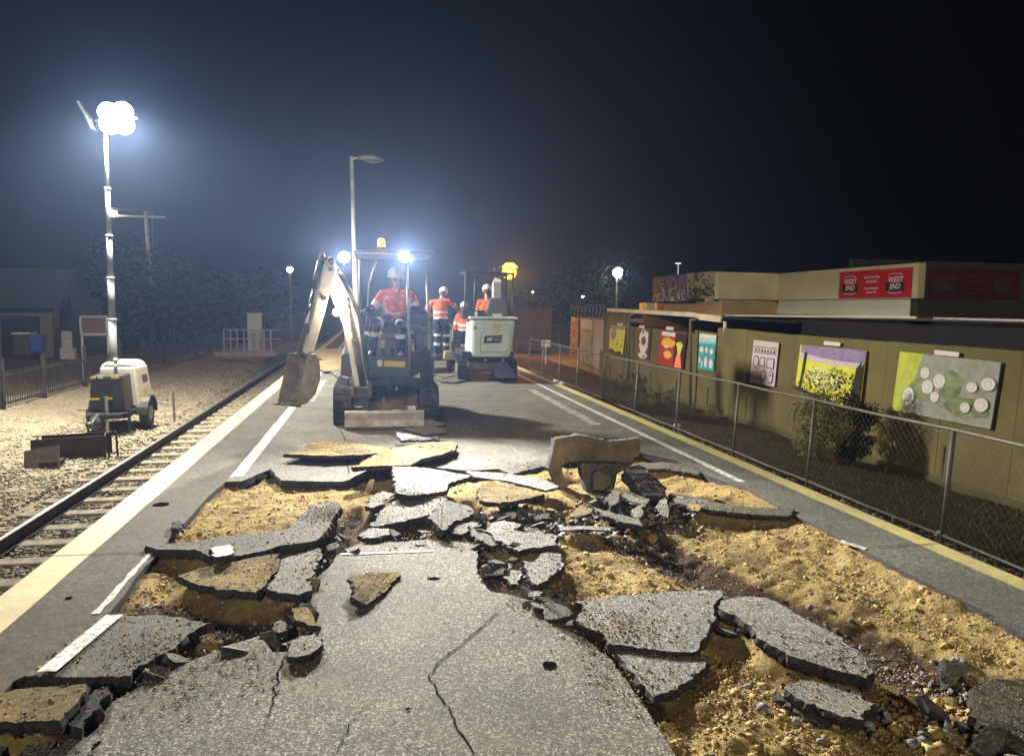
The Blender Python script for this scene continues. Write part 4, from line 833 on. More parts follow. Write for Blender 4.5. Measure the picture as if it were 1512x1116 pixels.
m_=MB(); m_.box((2.45,16.8,.62),(1.15,1.5,.12)); m_.box((2.16,16.5,1.48),(.5,.5,.2)); m_.build('deck',blk,E2,bevel=.02)
m_=MB(); sc=AY(733,455,16.5); m_.hexa([(sc.x-.27,16.45,1.42),(sc.x+.3,16.45,1.42),(sc.x+.28,16.6,1.42),(sc.x-.25,16.6,1.42)],[(sc.x-.18,16.48,1.86),(sc.x+.16,16.48,1.86),(sc.x+.14,16.58,1.86),(sc.x-.16,16.58,1.86)]); m_.box((sc.x,16.8,1.4),(.5,.5,.1)); m_.build('seat',seatm,E2,bevel=.06)
flat('white_label',[(727,463),(741,463),(741,470),(727,470)],16.05,wht,E2,.01); flat('white_label',[(701,460),(705,460),(705,468),(701,468)],16.1,wht,E2,.01)
cz=AY(690,404,16.9).z
for (x,y0,y1,Y) in((688,404,466,16.7),(702,406,460,17.6)):
    a=AY(x-2,y1,Y); b=AY(x,y0,Y); m_=MB(); m_.tube([a,V((b.x,Y,cz))],.025,10); m_.build('canopy_post',dk,E2,True)
m_=MB(); m_.tube([(3.1,16.7,1.3),(3.1,16.7,cz)],.025,10); m_.build('canopy_post',dk,E2,True); m_=MB(); m_.tube([(3.1,17.6,.6),(3.1,17.6,cz)],.025,10); m_.build('canopy_post',dk,E2,True)
lx=AY(688,404,16.7).x; m_=MB(); m_.tube([(lx,16.7,cz),(3.1,16.7,cz)],.025,8); m_.tube([(lx,17.6,cz),(3.1,17.6,cz)],.025,8); m_.box(((lx+3.1)/2,17.15,cz+.02),(3.1-lx+.06,1.0,.03)); m_.build('canopy_roof',dk,E2)
m_=MB(); m_.beam([AY(733,455,18.0),AY(733,418,18.1),AY(735,415,18.15)],[.2,.19,.16],[.2,.2,.16],(1,0,0)); m_.build('boom',wht,E2,bevel=.015)
for x in(731,738):
    m_=MB(); m_.tube([AY(x+1,418,18.1),AY(x,398,18.2)],[.025,.022],8); m_.ball(AY(x,397,18.2),.04,8,6); m_.build('boom_rod',galv_brown,E2,True)
m_=MB(); m_.beam([AY(680,520,17.8),AY(692,532,16.6)],.06,.05,(0,0,1)); m_.build('step_bar',galv,E2)
for x in(717,742): 
    m_=MB(); m_.ball(AY(x,532,16.05),(.04,.03,.04),8,6); m_.build('tie_down_ring',galv,E2,True)
m_=MB(); c=AY(746,545,16.3); m_.hexa([c+V((-.22,0,-.2)),c+V((.28,0,-.2)),c+V((.28,.1,-.2)),c+V((-.22,.1,-.2))],[c+V((-.28,0,.14)),c+V((.05,0,.14)),c+V((.05,.1,.14)),c+V((-.28,.1,.14))]); m_.build('flare_tint_plate',M_simple('flare_blue_grey',(.12,.12,.17),.7,0,.3,8),E2,bevel=.01)  # plate added for the blue flare ghost over the right track
person('operator sitting with his back turned in the second excavator',dict(head=pj(719,431,16.95),neck=pj(719,442,16.9),sL=pj(708,447,16.9),sR=pj(730,446,16.9),eL=pj(706,460,17.1),eR=pj(733,460,17.1),wL=pj(706,466,17.35),wR=pj(733,466,17.35),pelvis=pj(721,472,16.85),hL=pj(715,474,16.95),hR=pj(728,474,16.95),kL=pj(714,476,17.4),kR=pj(729,476,17.4),aL=pj(714,506,17.45),aR=pj(729,506,17.45),tL=pj(714,508,17.65),tR=pj(729,508,17.65)),(.15,.98,-.15),forearm_dark=False)
# ---- small tracked machine the standing worker uses
T3=empty('tracked_dumper',(1.6,18.3,0),'small dark tracked machine with a red light and a standing driver','tracked machine')
track(T3,1.15,1.4,17.6,19.2,.38); track(T3,1.85,2.1,17.6,19.2,.38)
m_=MB(); m_.box((1.62,18.4,.42),(.8,1.5,.1)); m_.box((1.6,18.9,.7),(.7,.5,.5)); m_.build('deck',blk,T3,bevel=.02)
m_=MB(); m_.box((1.7,18.55,1.05),(.3,.12,.5)); m_.box((1.95,18.2,.8),(.24,.4,.55)); m_.build('control_column',dk,T3,bevel=.02)
m_=MB(); m_.tube([AY(663,478,18),AY(668,482,18),AY(669,495,18),AY(667,505,18)],.02,8); m_.build('handrail',galv,T3,True)
m_=MB(); q_=AY(660,497,17.9); m_.tube([q_-V((.05,0,0)),q_+V((.05,0,0))],.025,10); m_.build('tail_light',em_red,T3)
m_=MB(); q_=AY(663,524,17.5); m_.hexa([q_+V((-.14,0,-.12)),q_+V((.14,0,-.12)),q_+V((.14,.2,-.12)),q_+V((-.14,.2,-.12))],[q_+V((-.1,0,.1)),q_+V((.1,0,.1)),q_+V((.1,.2,.1)),q_+V((-.1,.2,.1))]); m_.build('sandy_bracket',sandc,T3,bevel=.03)
person('worker standing on the tracked machine with his back turned and arms out',dict(head=pj(654,434,17.9),neck=pj(652,442,17.85),sL=pj(638,447,17.8),sR=pj(662,446,17.8),eL=pj(631,455,17.95),eR=pj(672,452,18.0),wL=pj(634,462,18.2),wR=pj(676,458,18.25),pelvis=pj(651,472,17.75),hL=pj(645,476,17.75),hR=pj(657,476,17.75),kL=pj(646,499,17.72),kR=pj(659,499,17.8),aL=pj(644,521,17.75),aR=pj(658,519,17.95),tL=pj(641,526,17.9),tR=pj(657,523,18.1)),(.2,.97,-.25),forearm_dark=False)
person('worker standing on the platform between the machines in a pink orange shirt',dict(head=pj(685,455,21),neck=pj(685,463,21),sL=pj(676,467,21),sR=pj(695,467,21),eL=pj(672,481,21.05),eR=pj(699,481,21.05),wL=pj(674,492,21.2),wR=pj(697,492,21.2),pelvis=pj(685,489,21),hL=pj(681,491,21),hR=pj(690,491,21),kL=pj(680,514,21),kR=pj(690,514,21),aL=V((pj(680,530,21).x,21,.09)),aR=V((pj(690,530,21).x,21,.09)),tL=V((pj(680,530,21).x,21.17,.06)),tR=V((pj(690,530,21).x,21.17,.06))),(.1,.98,-.1),forearm_dark=False)
# ================================================================== light tower
mastm=M_simple('dull_mast_steel',(.16,.17,.18),.6,.3,.2,9)
TX,TY,TZ=-5.74,18.2,-1.22
T=empty('light_tower',(TX,TY,TZ),'mobile light tower with white canopy and tall lit mast on the embankment','light tower')
m_=MB(); m_.box((TX+.05,18.1,TZ+.42),(.8,1.7,.12)); m_.box((TX-.25,17.3,TZ+.42),(.08,.3,.08)); m_.box((TX+.35,17.3,TZ+.42),(.08,.3,.08)); m_.box((TX+.05,17.14,TZ+.42),(.7,.08,.1)); m_.build('chassis',blk,T,bevel=.01)
m_=MB(); m_.hexa([(TX-.34,17.35,TZ+.5),(TX+.4,17.35,TZ+.5),(TX+.4,18.0,TZ+.5),(TX-.34,18.0,TZ+.5)],[(TX-.28,17.42,TZ+1.28),(TX+.34,17.42,TZ+1.28),(TX+.34,18.0,TZ+1.3),(TX-.28,18.0,TZ+1.3)]); m_.build('control_box',blk,T,bevel=.04)
m_=MB(); m_.hexa([(TX-.36,18.0,TZ+.5),(TX+.52,18.0,TZ+.5),(TX+.52,19.1,TZ+.5),(TX-.36,19.1,TZ+.5)],[(TX-.32,18.05,TZ+1.42),(TX+.42,18.05,TZ+1.42),(TX+.42,19.0,TZ+1.42),(TX-.32,19.0,TZ+1.42)]); m_.hexa([(TX-.32,18.05,TZ+1.422),(TX+.42,18.05,TZ+1.422),(TX+.42,19.0,TZ+1.422),(TX-.32,19.0,TZ+1.422)],[(TX-.2,18.1,TZ+1.53),(TX+.3,18.1,TZ+1.53),(TX+.3,18.95,TZ+1.53),(TX-.2,18.95,TZ+1.53)]); cn=m_.build('canopy',cream,T,bevel=.05)
m_=MB(); m_.box((TX+.5,18.5,TZ+1.12),(.02,.3,.18),Matrix.Rotation(-.1,3,'Y')); m_.build('vent',dk,cn)
for sx in(-1,1):
    m_=MB(); cx=TX+.06+sx*.5; m_.tube([(cx-.09,18.35,TZ+.33),(cx+.09,18.35,TZ+.33)],.32,24); w=m_.build('wheel',rubber,T,bevel=.03); m_=MB(); m_.tube([(cx-.095,18.35,TZ+.33),(cx+.095,18.35,TZ+.33)],.17,16); m_.build('rim',grey,w)
    m_=MB(); pts=[(18.35+.4*math.cos(a),TZ+.33+.4*math.sin(a)) for a in [PI*k/8 for k in range(9)]]
    for i in range(8):
        (a,b),(c_,d_)=pts[i],pts[i+1]; m_.hexa([(cx-.13,a,b),(cx+.13,a,b),(cx+.13,c_,d_),(cx-.13,c_,d_)],[(cx-.13,a,b+.02),(cx+.13,a,b+.02),(cx+.13,c_,d_+.02),(cx-.13,c_,d_+.02)])
    m_.build('mudguard',blk,T)
    m_=MB(); m_.tube([(TX+.05+sx*.42,17.4,TZ+.55),(TX+.05+sx*.42,17.4,TZ+.02)],.03,8); m_.box((TX+.05+sx*.42,17.4,TZ+.02),(.16,.16,.03)); m_.build('stabiliser_leg',dk,T)
m_=MB(); m_.tube([(TX+.62,18.9,TZ+.5),(TX+1.0,18.9,TZ+.45)],.02,6); m_.tube([(TX+1.0,18.9,TZ+.75),(TX+1.02,18.9,TZ+.03)],.025,8); m_.tube([(TX-.35,17.5,TZ+.52),(TX-.6,17.5,TZ+.52)],.02,6); m_.build('outrigger',galv_brown,T)
m_=MB(); m_.tube([(TX-.05,17.0,TZ+.45),(TX-.05,16.6,TZ+.3)],.04,8); m_.tube([(TX-.05,16.6,TZ+.3),(TX-.05,16.5,TZ+.36)],.06,10); m_.ball((TX-.12,17.2,TZ+.28),(.16,.2,.2),10,8); m_.build('drawbar',dk,T,True)
m_=MB(); m_.tube([(TX+.08,17.2,TZ+.85),(TX+.1,17.15,TZ+.05)],.035,8); m_.build('jockey_stand',galv,T)
for x0,x1,z in((-.27,-.17,1.24),(-.12,-.02,1.24),(.14,.3,1.24),(-.3,-.1,.78),(.02,.16,.78)):
    m_=MB(); m_.box((TX+(x0+x1)/2,17.36 if z>1 else 17.33,TZ+z),(x1-x0,.012,.045)); m_.build('reflective_strip',yel if (x0<-.25 or x0>.0) else wht,T)
m_=MB(); m_.box((TX+.6,17.95,TZ+.78),(.2,.012,.05)); m_.build('reflective_strip',yel,T)
mt0=AY(168,545,18.2); mt1=AY(156,200,18.2); mz=[mt0.lerp(mt1,t) for t in(0,.22,.4,.58,.78,1)]; rr=[.085,.072,.062,.052,.043,.034]
mz[0].z=TZ+1.0
for i in range(5):
    m_=MB(); m_.tube([mz[i],mz[i+1]],[rr[i],rr[i]],12); m_.tube([mz[i+1]-V((0,0,.05)),mz[i+1]+V((0,0,.01))],rr[i]+.018,12); m_.build('mast_section',mastm,T,True)
HD=AY(170,175,18.1)
m_=MB(); m_.beam([HD+V((-.45,.12,-.05)),HD+V((.42,.12,.05))],.05,.05,(0,1,0)); m_.beam([mz[5],HD+V((-.2,.12,0))],.05,.05,(0,1,0)); m_.build('light_crossbar',galv,T)
ld=V((.42,-.85,-.32)).normalized()
for (x,z,tl) in((-.14,.12,0),(.15,.15,0),(-.12,-.13,0),(.17,-.11,0)):
    c=HD+V((x,0,z)); R=ld.to_track_quat('-Y','Z').to_matrix(); m_=MB(); m_.tube([c-ld*.14,c-ld*.06,c+ld*.045],[.08,.19,.215],20); fl=m_.build('floodlight',blk,T); m_=MB(); m_.tube([c+ld*.047,c+ld*.06],[.205,.19],20); m_.build('lens',em_white,fl)
m_=MB(); c=AY(129,172,18.1); m_.box(c,(.05,.3,.62),Matrix.Rotation(-.45,3,'Y')); m_.build('floodlight',wht,T,bevel=.01)
m_=MB(); m_.tube([(TX+.1,17.8,TZ+1.3),(TX+.1,17.8,TZ+1.55)],.04,8); m_.ball((TX+.1,17.8,TZ+1.58),.06,8,6); m_.build('winch',galv,T,True)
# things beside it
B=empty('steel_trough',G(100,662,-1.2),'dark rusty steel trough half buried in gravel below the light tower','trough')
m_=MB(); P=[G(x,y,-1.16) for x,y in((60,700),(140,682),(152,660),(84,672))]
rot=Matrix.Rotation(.3,3,'Z'); c=G(108,664,-1.12)
m_.box(c+V((0,-.24,.06)),(1.15,.02,.42),rot); m_.box(c+V((.0,.22,.06)),(1.15,.02,.42),rot); m_.box(c+V((0,0,-.1)),(1.1,.42,.02),rot); m_.box(c+V((.52,.13,.06)),(.02,.44,.42),rot); m_.box(c+V((-.55,-.14,.06)),(.02,.44,.42),rot); m_.build('body',rust,B)
m_=MB(); m_.tube([c+V((.62,.0,-.15)),c+V((.6,.0,.32)),c+V((.72,.1,.32)),c+V((.74,.1,-.15))],.022,8); m_.build('handle',rust,B)
c=G(62,680,-1.1); m_=MB(); m_.box(c,(.55,.5,.03),Matrix.Rotation(.9,3,'X')@Matrix.Rotation(.2,3,'Z')); m_.box(c+V((.12,.1,-.06)),(.3,.3,.1)); tag(m_.build('steel_box_lid',rust,None,bevel=.006),'dark metal lid leaning beside the trough','lid')
# ================================================================== right side: wall, murals, fence, buildings
WX,WK=9.0,.05
def wallpanel(mb,x0,y0,x1,y1,zb=-1.25,th=.1,dx=0,jit=0):
    a=AP(x0,y0,WX+dx,WK); b=AP(x1,y1,WX+dx,WK)
    lo=lambda p:V((WX+dx+WK*zb,p.y,zb)); e=V((th,0,0))
    mb.hexa([lo(a),lo(b),lo(b)+e,lo(a)+e],[a,b,b+e,a+e])
WL_=empty('painted_wall',(9,15,-1.1),'long olive green painted timber wall carrying the murals','wall')
secs=[(890,461,926,463,0),(926.3,482,975,486,.0),(975.3,486,1026,493,.006),(1026.3,487,1060,493,.0),(1060.3,484,1105,487,-.02),(1105.3,488,1175,495,-.012),(1175.3,494,1240,500,-.02),(1240.3,499,1312,505,-.012),(1312.3,504,1400,511,-.02),(1400.3,510,1512,519,-.012),(1512.5,519,1700,534,-.02)]
for s_ in secs:
    m_=MB(); wallpanel(m_,*s_[:4],dx=s_[4]); m_.build('wall_panel',olive,WL_)
m_=MB()
for x0,y0,x1,y1 in((890,0,1700,0),):
    ya=28.2; yb=5.0
    m_.hexa([(WX-.09,yb,-1.3),(WX-.04,yb,-1.3),(WX-.04,ya,-1.3),(WX-.09,ya,-1.3)],[(WX-.09,yb,-.98),(WX-.06,yb,-.98),(WX-.06,ya,-.98),(WX-.09,ya,-.98)])
m_.build('wall_plinth',olive2,WL_)
m_=MB()
for y in np.arange(6,28,2.15): m_.box((WX-.035+WK*-.4,y,-.75),(.03,.05,.6))
m_.build('wall_batten',olive2,WL_)
P=[AP(x,y,WX-.045,WK) for x,y in((1284,640),(1350,655),(1345,694),(1278,678))]
def board(label,cor,shapes,mats,x=WX-.07,th=.015,name='painted_mural',cat='mural',k=WK,pts=None):
    TL,TR,BR,BL=[AP(a,b,x,k) for a,b in cor] if pts is None else pts
    def uv(u,v,d=0): return TL.lerp(TR,u).lerp(BL.lerp(BR,u),v)+V((-d,0,0))
    m_=MB(); c=[uv(0,0),uv(1,0),uv(1,1),uv(0,1)]; m_.hexa([p+V((th,0,0)) for p in c],c)
    lay=0
    for mi_,poly in shapes:
        lay+=1; m_.mat(mi_); m_.add([uv(a,b,.002+.0006*lay) for a,b in poly],[tuple(range(len(poly)))])
    o=m_.build(name,mats); return tag(o,label,cat,'murals on the olive wall')
def ell(u,v,a,b,n=16,j=0): return [(u+a*math.cos(2*PI*k/n)*(1+random.uniform(-j,j)),v+b*math.sin(2*PI*k/n)*(1+random.uniform(-j,j))) for k in range(n)]
def rc(u0,v0,u1,v1): return [(u0,v0),(u1,v0),(u1,v1),(u0,v1)]
mw=M_simple('mural_white',(.6,.56,.52),.7,0,.1,20); mk=M_simple('mural_black',(.015,.015,.015),.7); my=M_simple('mural_yellow',(.62,.58,.06),.7,0,.2,3); mp=M_simple('mural_purple',(.25,.19,.33),.7,0,.3,5)
mg=M_simple('mural_grey',(.27,.28,.23),.8,0,.25,6); mgy=M_simple('mural_lime',(.42,.47,.06),.7,0,.25,4); mr=M_simple('mural_red',(.35,.03,.025),.7,0,.3,10); mo=M_simple('mural_orange',(.72,.38,.05),.7,0,.2,12); mpk=M_simple('mural_pink',(.85,.22,.15),.7,0,.1,8)
mt=M_simple('mural_teal',(.05,.28,.31),.7,0,.2,5); mtl=M_simple('mural_light_teal',(.35,.6,.55),.7,0,.1,5); mbr=M_simple('mural_brown',(.12,.06,.045),.8,0,.3,10); mlp=M_simple('mural_lilac',(.5,.42,.45),.7,0,.1,4); myl=M_simple('mural_pale_yellow',(.66,.66,.25),.7,0,.15,4)
sh=[(1,rc(0,0,.18,.999)),(1,[(.18,0),(.28,0),(.22,.3),(.2,.7),(.1,1),(.1,.5)])]+[(2,ell(*e_,12)) for e_ in ((.60,.42,.16,.19),)]
sh=[(1,[(0,0),(.28,0),(.24,.2),(.2,.5),(.15,.8),(.1,1),(0,1)]),(4,ell(.58,.45,.12,.24,14,.1)),(4,ell(.3,.55,.14,.2,12,.2)),(4,ell(.75,.75,.2,.16,12,.25))]
for u,v,a,b in((.31,.3,.047,.09),(.47,.4,.058,.11),(.36,.52,.058,.11),(.45,.66,.043,.08),(.17,.72,.062,.15),(.79,.42,.048,.075),(.93,.34,.06,.095),(.76,.74,.043,.075),(.9,.66,.058,.1)):
    sh.append((3,ell(u,v,a+.008,b+.014,18))); sh.append((2,ell(u,v,a,b,18)))
    sh.append((3,ell(u,v,a*.6,b*.6,14))); sh.append((2,ell(u,v,a*.53,b*.53,14)))
board('wide grey green mural with nine pale ringed circles',[(1329,519),(1478,535),(1462,634),(1317,605)],sh,[mg,mgy,mw,mg,foliage('mural_soft_green',(.19,.22,.12))])
sh=[(1,rc(.02,0,1,.22)),(3,[(.02,.16),(.5,.24),(1,.2),(1,.27),(.5,.33),(.02,.3)]),(2,[(.09,.2),(.14,.22),(.13,.5),(.1,.95),(.06,.95),(.08,.5)]),(2,ell(.115,.19,.03,.05,10)),(4,ell(.62,.45,.14,.08,12,.1)),(5,ell(.45,.6,.3,.18,14,.1))]
for k_ in range(46):
    u=random.uniform(.66,1.0); v=random.uniform(.35,.95)
    if u-.6>abs(v-.8)*.5: sh.append((2,ell(u,v,.012,.022,6,.2)))
for k_ in range(26): u=random.uniform(.2,.62); sh.append((2,ell(u,random.uniform(.62,.93),.007,.012,5,.2)))
for k_ in range(15): u=k_/15*.45; sh.append((2,[(u,1),(u+.015,.92-random.random()*.05),(u+.035,1)]))
sh.append((2,[(.93,.3),(1,.15),(1,1),(.82,1),(.9,.7)]))
board('yellow sunset mural with purple sky and dark figure',[(1182,509),(1279,518),(1268,612),(1174,573)],sh,[my,mp,mk,mlp,mgy,myl])
sh=[(1,rc(.06,.12,.95,.3)),(0,rc(.1,.17,.9,.19))]
for k_ in range(14): sh.append((2 if k_%2 else 0,ell(.1+.06*k_,.21+.03*random.random(),.022,.035,6,.3)))
for (u,v,a,b,n) in((.2,.5,.12,.15,20),(.46,.48,.1,.11,4),(.78,.49,.15,.12,4),(.18,.82,.1,.08,4),(.55,.79,.11,.14,8),(.84,.8,.1,.15,20),(.36,.82,.03,.03,10)):
    o4=PI/4 if n==4 else 0; f=1.38 if n==4 else 1
    sh.append((2,[(u+a*f*math.cos(2*PI*k_/n+o4),v+b*f*math.sin(2*PI*k_/n+o4)) for k_ in range(n)])); sh.append((0,[(u+a*f*.8*math.cos(2*PI*k_/n+o4),v+b*f*.84*math.sin(2*PI*k_/n+o4)) for k_ in range(n)]))
sh.append((2,ell(.84,.75,.035,.03,8)))
board('white mural with black outlined ovals and squares',[(1113,502),(1150,506),(1143,571),(1107,564)],sh,[mlp,mg,mk])
sh=[(1,rc(0,.0,1,.12)),(2,rc(0,.13,1,.26)),(0,rc(0,.52,1,1))]
for k_ in range(12): sh.append((3,ell(.08+.08*k_,.19+.05*random.random(),.03,.025,6,.3)))
for (u,v,a,b) in((.2,.45,.14,.09),(.5,.44,.08,.09),(.8,.46,.12,.08),(.12,.75,.07,.09),(.28,.85,.05,.1),(.5,.78,.1,.16),(.82,.8,.12,.14)): sh.append((1,ell(u,v,a,b,8,.05)))
board('teal mural with white shapes in two rows',[(1033,492),(1058,495),(1054,549),(1030,544)],sh,[mt,mw,mtl,mt])
sh=[(1,rc(.62,.02,1,1)),(2,rc(.08,.02,.6,.14)),(3,ell(.36,.34,.26,.15,12,.15)),(3,ell(.38,.68,.17,.12,10,.1)),(2,ell(.3,.47,.1,.03,8)),(4,ell(.8,.36,.12,.1,12,.1)),(4,[(.7,.38),(.9,.38),(.86,.6),(.76,.6)]),(5,[(.74,.6),(.86,.6),(.95,1),(.66,1)])]
board('dark red mural with orange blocks and a yellow pink figure',[(975,488),(1014,492),(1008,545),(971,536)],sh,[mr,mk,mw,mo,my,mpk])
sh=[(1,ell(.5,.32,.38,.28,14,.25)),(1,ell(.48,.6,.34,.3,12,.25)),(1,ell(.5,.9,.42,.1,10,.2)),(0,ell(.48,.42,.2,.15,12,.1)),(2,ell(.48,.42,.15,.11,12,.1)),(0,ell(.4,.12,.1,.05,8)),(0,ell(.6,.93,.15,.03,8))]
board('narrow brown and white totem like mural',[(944,484),(961,486),(957,531),(940,527)],sh,[mbr,mw,mbr])
sh=[(1,rc(0,0,1,.14)),(2,ell(.24,.3,.14,.26,10,.15)),(3,[(.9,.05),(1,.05),(1,1),(.86,1)]),(3,[(0,.92),(.2,.85),(.4,.96),(.7,.9),(.8,1),(0,1)])]
for k_ in range(10): sh.append((3,ell(random.uniform(.45,.8),random.uniform(.5,.9),.03,.03,5,.3)))
board('small yellow mural with purple shape beside the downpipe',[(901,480),(927,482),(923,524),(899,519)],sh,[my,mg,mp,mk])
for i,(x0,y0,x1,y1,lb) in enumerate([(1380,516.5,1416,523.5,'above the circles mural'),(1217,503.5,1241,509,'above the yellow sunset mural'),(984,482,995,486.5,'above the dark red mural'),(944,480,952,484,'above the narrow totem mural'),(912,477,920,480,'above the small yellow mural')]):
    c=[AP(x0,y0,WX-.075,WK),AP(x1,y0+(x1-x0)*.1,WX-.075,WK),AP(x1-1,y1+(x1-x0)*.1,WX-.075,WK),AP(x0-1,y1,WX-.075,WK)]
    m_=MB(); m_.hexa([p+V((.012,0,0)) for p in c],c); tag(m_.build('name_plaque',mw),'small white name plaque '+lb,'plaque','white plaques over the murals')
# platform side pipe fence
F=empty('pipe_fence',(5.2,12,-.5),'bare galvanised pipe fence standing between the platform and the painted wall','fence')
FX,FK=5.2,.05; fx=lambda z:FX+FK*z
fpix=[(1690,690),(1409,633),(1204,590),(1092,567),(1005,547),(943,534),(895,524),(855,515),(828,510),(803,505),(783,501)]
fy=[AP(x,y,FX,FK).y for x,y in fpix]
for y in fy:
    m_=MB(); m_.tube([(fx(-.7),y,-.7),(fx(.57),y,.585)],.022,10); m_.build('fence_post',galv_brown,F,True)
for z,r_ in((.59,.019),(-.40,.015)):
    m_=MB(); pts=[]
    for i in range(len(fy)-1):
        for t in(0,.5): y=fy[i]+(fy[i+1]-fy[i])*t; pts.append((fx(z),y,z-(.012 if t else 0)))
    pts.append((fx(z),fy[-1],z)); m_.tube(pts,r_,8); m_.build('fence_rail',galv_brown,F,True)
for a_,b_ in zip(fy[:-1],fy[1:]):
    if abs(a_-b_)<.3 or a_>18: continue
    y0_,y1_=min(a_,b_),max(a_,b_); L_=y1_-y0_; z0_,z1_=-.40,.59; Hh_=z1_-z0_; m_=MB(); u=-Hh_
    while u<L_:
        for sg in(0,1):
            ua,ub=u,u+Hh_; va,vb=0,Hh_
            if ua<0: va=-ua; ua=0
            if ub>L_: vb=L_-u; ub=L_
            if vb-va>.02:
                A_=(ua,va); B_=(ub,vb)
                if sg: A_=(L_-ua,va); B_=(L_-ub,vb)
                P0=V((fx(z0_+A_[1])-.012-.004*sg,y0_+A_[0],z0_+A_[1])); P1=V((fx(z0_+B_[1])-.012-.004*sg,y0_+B_[0],z0_+B_[1])); m_.tube([P0,P1],.0009,3,False)
        u+=.085
    m_.build('wire_mesh',galv_brown,F)
# posts carrying the canopy
for (x,y0,y1,lb) in((929,466,563,'slim downpipe with hooked top beside the small yellow mural'),(1020,473,600,'slim downpipe with hooked top beside the dark red mural')):
    a=AX(x,y0,8.78); b=AX(x-1,y1,8.78); m_=MB(); m_.tube([b,V((a.x,a.y,a.z-.1)),a,a+V((.12,-.12,.04))],.05,8); tag(m_.build('downpipe',galv_brown,None,True),lb,'downpipe')
# low building with canopy
LB=empty('low_building',(12,18,-1.1),'low dark building with canopy roof directly behind the olive wall','building')
m_=MB(); m_.box((11.35,18,.15),(.1,25,2.5)); m_.build('shade_black_wall',shade_black_m,LB)  # black wall paints in the shade of the void under the canopy
def quadstrip(name,pts,d,mat,par):   # fascia through points, drop d
    m_=MB()
    for a,b in zip(pts[:-1],pts[1:]):
        e=V((.05,0,0)); m_.hexa([a-V((0,0,d)),b-V((0,0,d)),b-V((0,0,d))+e,a-V((0,0,d))+e],[a,b,b+e,a+e])
    return m_.build(name,mat,par)
fa=[AX(896,455,8.95),AX(1026,461.5,8.95)]; fb=[AX(1026.3,462.5,8.95),AX(1064,466.5,8.95)]
quadstrip('cream_fascia',fa,.13,gutter,LB); quadstrip('cream_fascia',fb,.17,gutter,LB)
gt=[AX(1067,464.5,11.1),AX(1200,465.5,11.1),AX(1352,467,11.1)]; quadstrip('gutter',gt,.05,gutter,LB); quadstrip('gutter',[AX(1378,468.5,11.1),AX(1530,472,11.1)],.04,galv,LB)
m_=MB(); a,b=fa[0],fb[1]; m_.hexa([a+V((.05,0,-.06)),b+V((.05,0,-.06)),V((11.4,b.y,1.3)),V((11.4,a.y,1.3))],[a+V((.05,0,-.02)),b+V((.05,0,-.02)),V((11.4,b.y,1.36)),V((11.4,a.y,1.36))])
a,b=gt[0],V((11.1,6,gt[2].z)); m_.hexa([V((11.15,a.y,a.z-.06)),V((11.15,b.y,b.z-.06)),V((13.4,b.y,1.52)),V((13.4,a.y,1.52))],[V((11.15,a.y,a.z-.01)),V((11.15,b.y,b.z-.01)),V((13.4,b.y,1.56)),V((13.4,a.y,1.56))])
m_.hexa([V((11.4,20.8,1.3)),V((13.8,20.8,1.5)),V((13.8,30,1.5)),V((11.4,30,1.3))],[V((11.4,20.8,1.35)),V((13.8,20.8,1.55)),V((13.8,30,1.55)),V((11.4,30,1.35))])
m_.build('canopy_roof',roofm,LB)
p_=AX(1066,462,8.98); m_=MB(); m_.tube([(9.08,p_.y,-1.1),(9.08,p_.y,1.36)],.05,8); m_.build('canopy_post',gutter,LB)
for (x,y0,w,lb) in((982,456,1.1,'white air conditioning box on the canopy roof'),(957,456,.9,'flat cream box on the canopy roof beside the white one')):
    c=AX(x,449.5,12.2); m_=MB(); m_.box((12.2,c.y,1.72),(.5,w,.42)); m_.mat(1)
    for k_ in range(6): m_.box((11.945,c.y-w*.2,1.6+.045*k_),(.012,w*.4,.02))
    o=m_.build('roof_unit',[cream,dk],None,bevel=.02); tag(o,lb,'roof unit')
a=AX(1062,451,12.4); b=AX(1098,457,11.9); m_=MB(); m_.tube([a,b],.11,12); m_.tube([a,a+V((0,.5,.0)),a+V((0,.9,.2))],.16,12); tag(m_.build('roof_duct',gutter,None,True),'cream round duct lying on the canopy roof','duct')
# hotel building with parapet
HB=empty('pub_building',(14,18,-1.1),'cream rendered building with high parapet and red banner behind the wall','building')
c0=AX(1357,391,13.0); c1=AX(1144,403.5,13.0); Zt=2.86; Zb=2.0
c0=V((13,c0.y,0)); c1=V((13,c1.y,0)); c2=G(1056,402,Zt); c2=V((c2.x,c2.y,0)); c3=G(1015,405,Zt); c3=V((c3.x,c3.y,0)); c4=G(964,411.5,Zt); c4=V((c4.x,c4.y,0))
def pan(a,b,z0,z1,mat,name,th=.2,par=HB):
    d=(b-a).normalized(); n_=V((d.y,-d.x,0)); n_=n_ if n_.x>0 else -n_
    m_=MB(); m_.hexa([a+V((0,0,z0)),b+V((0,0,z0)),b+n_*th+V((0,0,z0)),a+n_*th+V((0,0,z0))],[a+V((0,0,z1)),b+V((0,0,z1)),b+n_*th+V((0,0,z1)),a+n_*th+V((0,0,z1))]); return m_.build(name,mat,par,bevel=.01)
pan(c0,c1,Zb,Zt,parap,'parapet'); pan(c1,c2,Zb,Zt+.01,parap,'parapet')
pan(c0+V((.1,0.05,0)),c1+V((.1,0,0)),1.5,Zb,parap2,'upper_wall'); pan(c1+V((.15,.1,0)),c2+V((.15,0,0)),1.4,Zb-.02,browns,'upper_wall')
def graff(name,cols,sc):
    q=N(name); q.set(.8,0,.2); v=q.t.nodes.new('ShaderNodeTexNoise'); v.inputs['Scale'].default_value=sc; v.inputs['Detail'].default_value=3; v.inputs['Distortion'].default_value=2.5; q.l(q.co(),v.inputs['Vector']); q.col(q.ramp(v.outputs['Fac'],cols)); return q.m
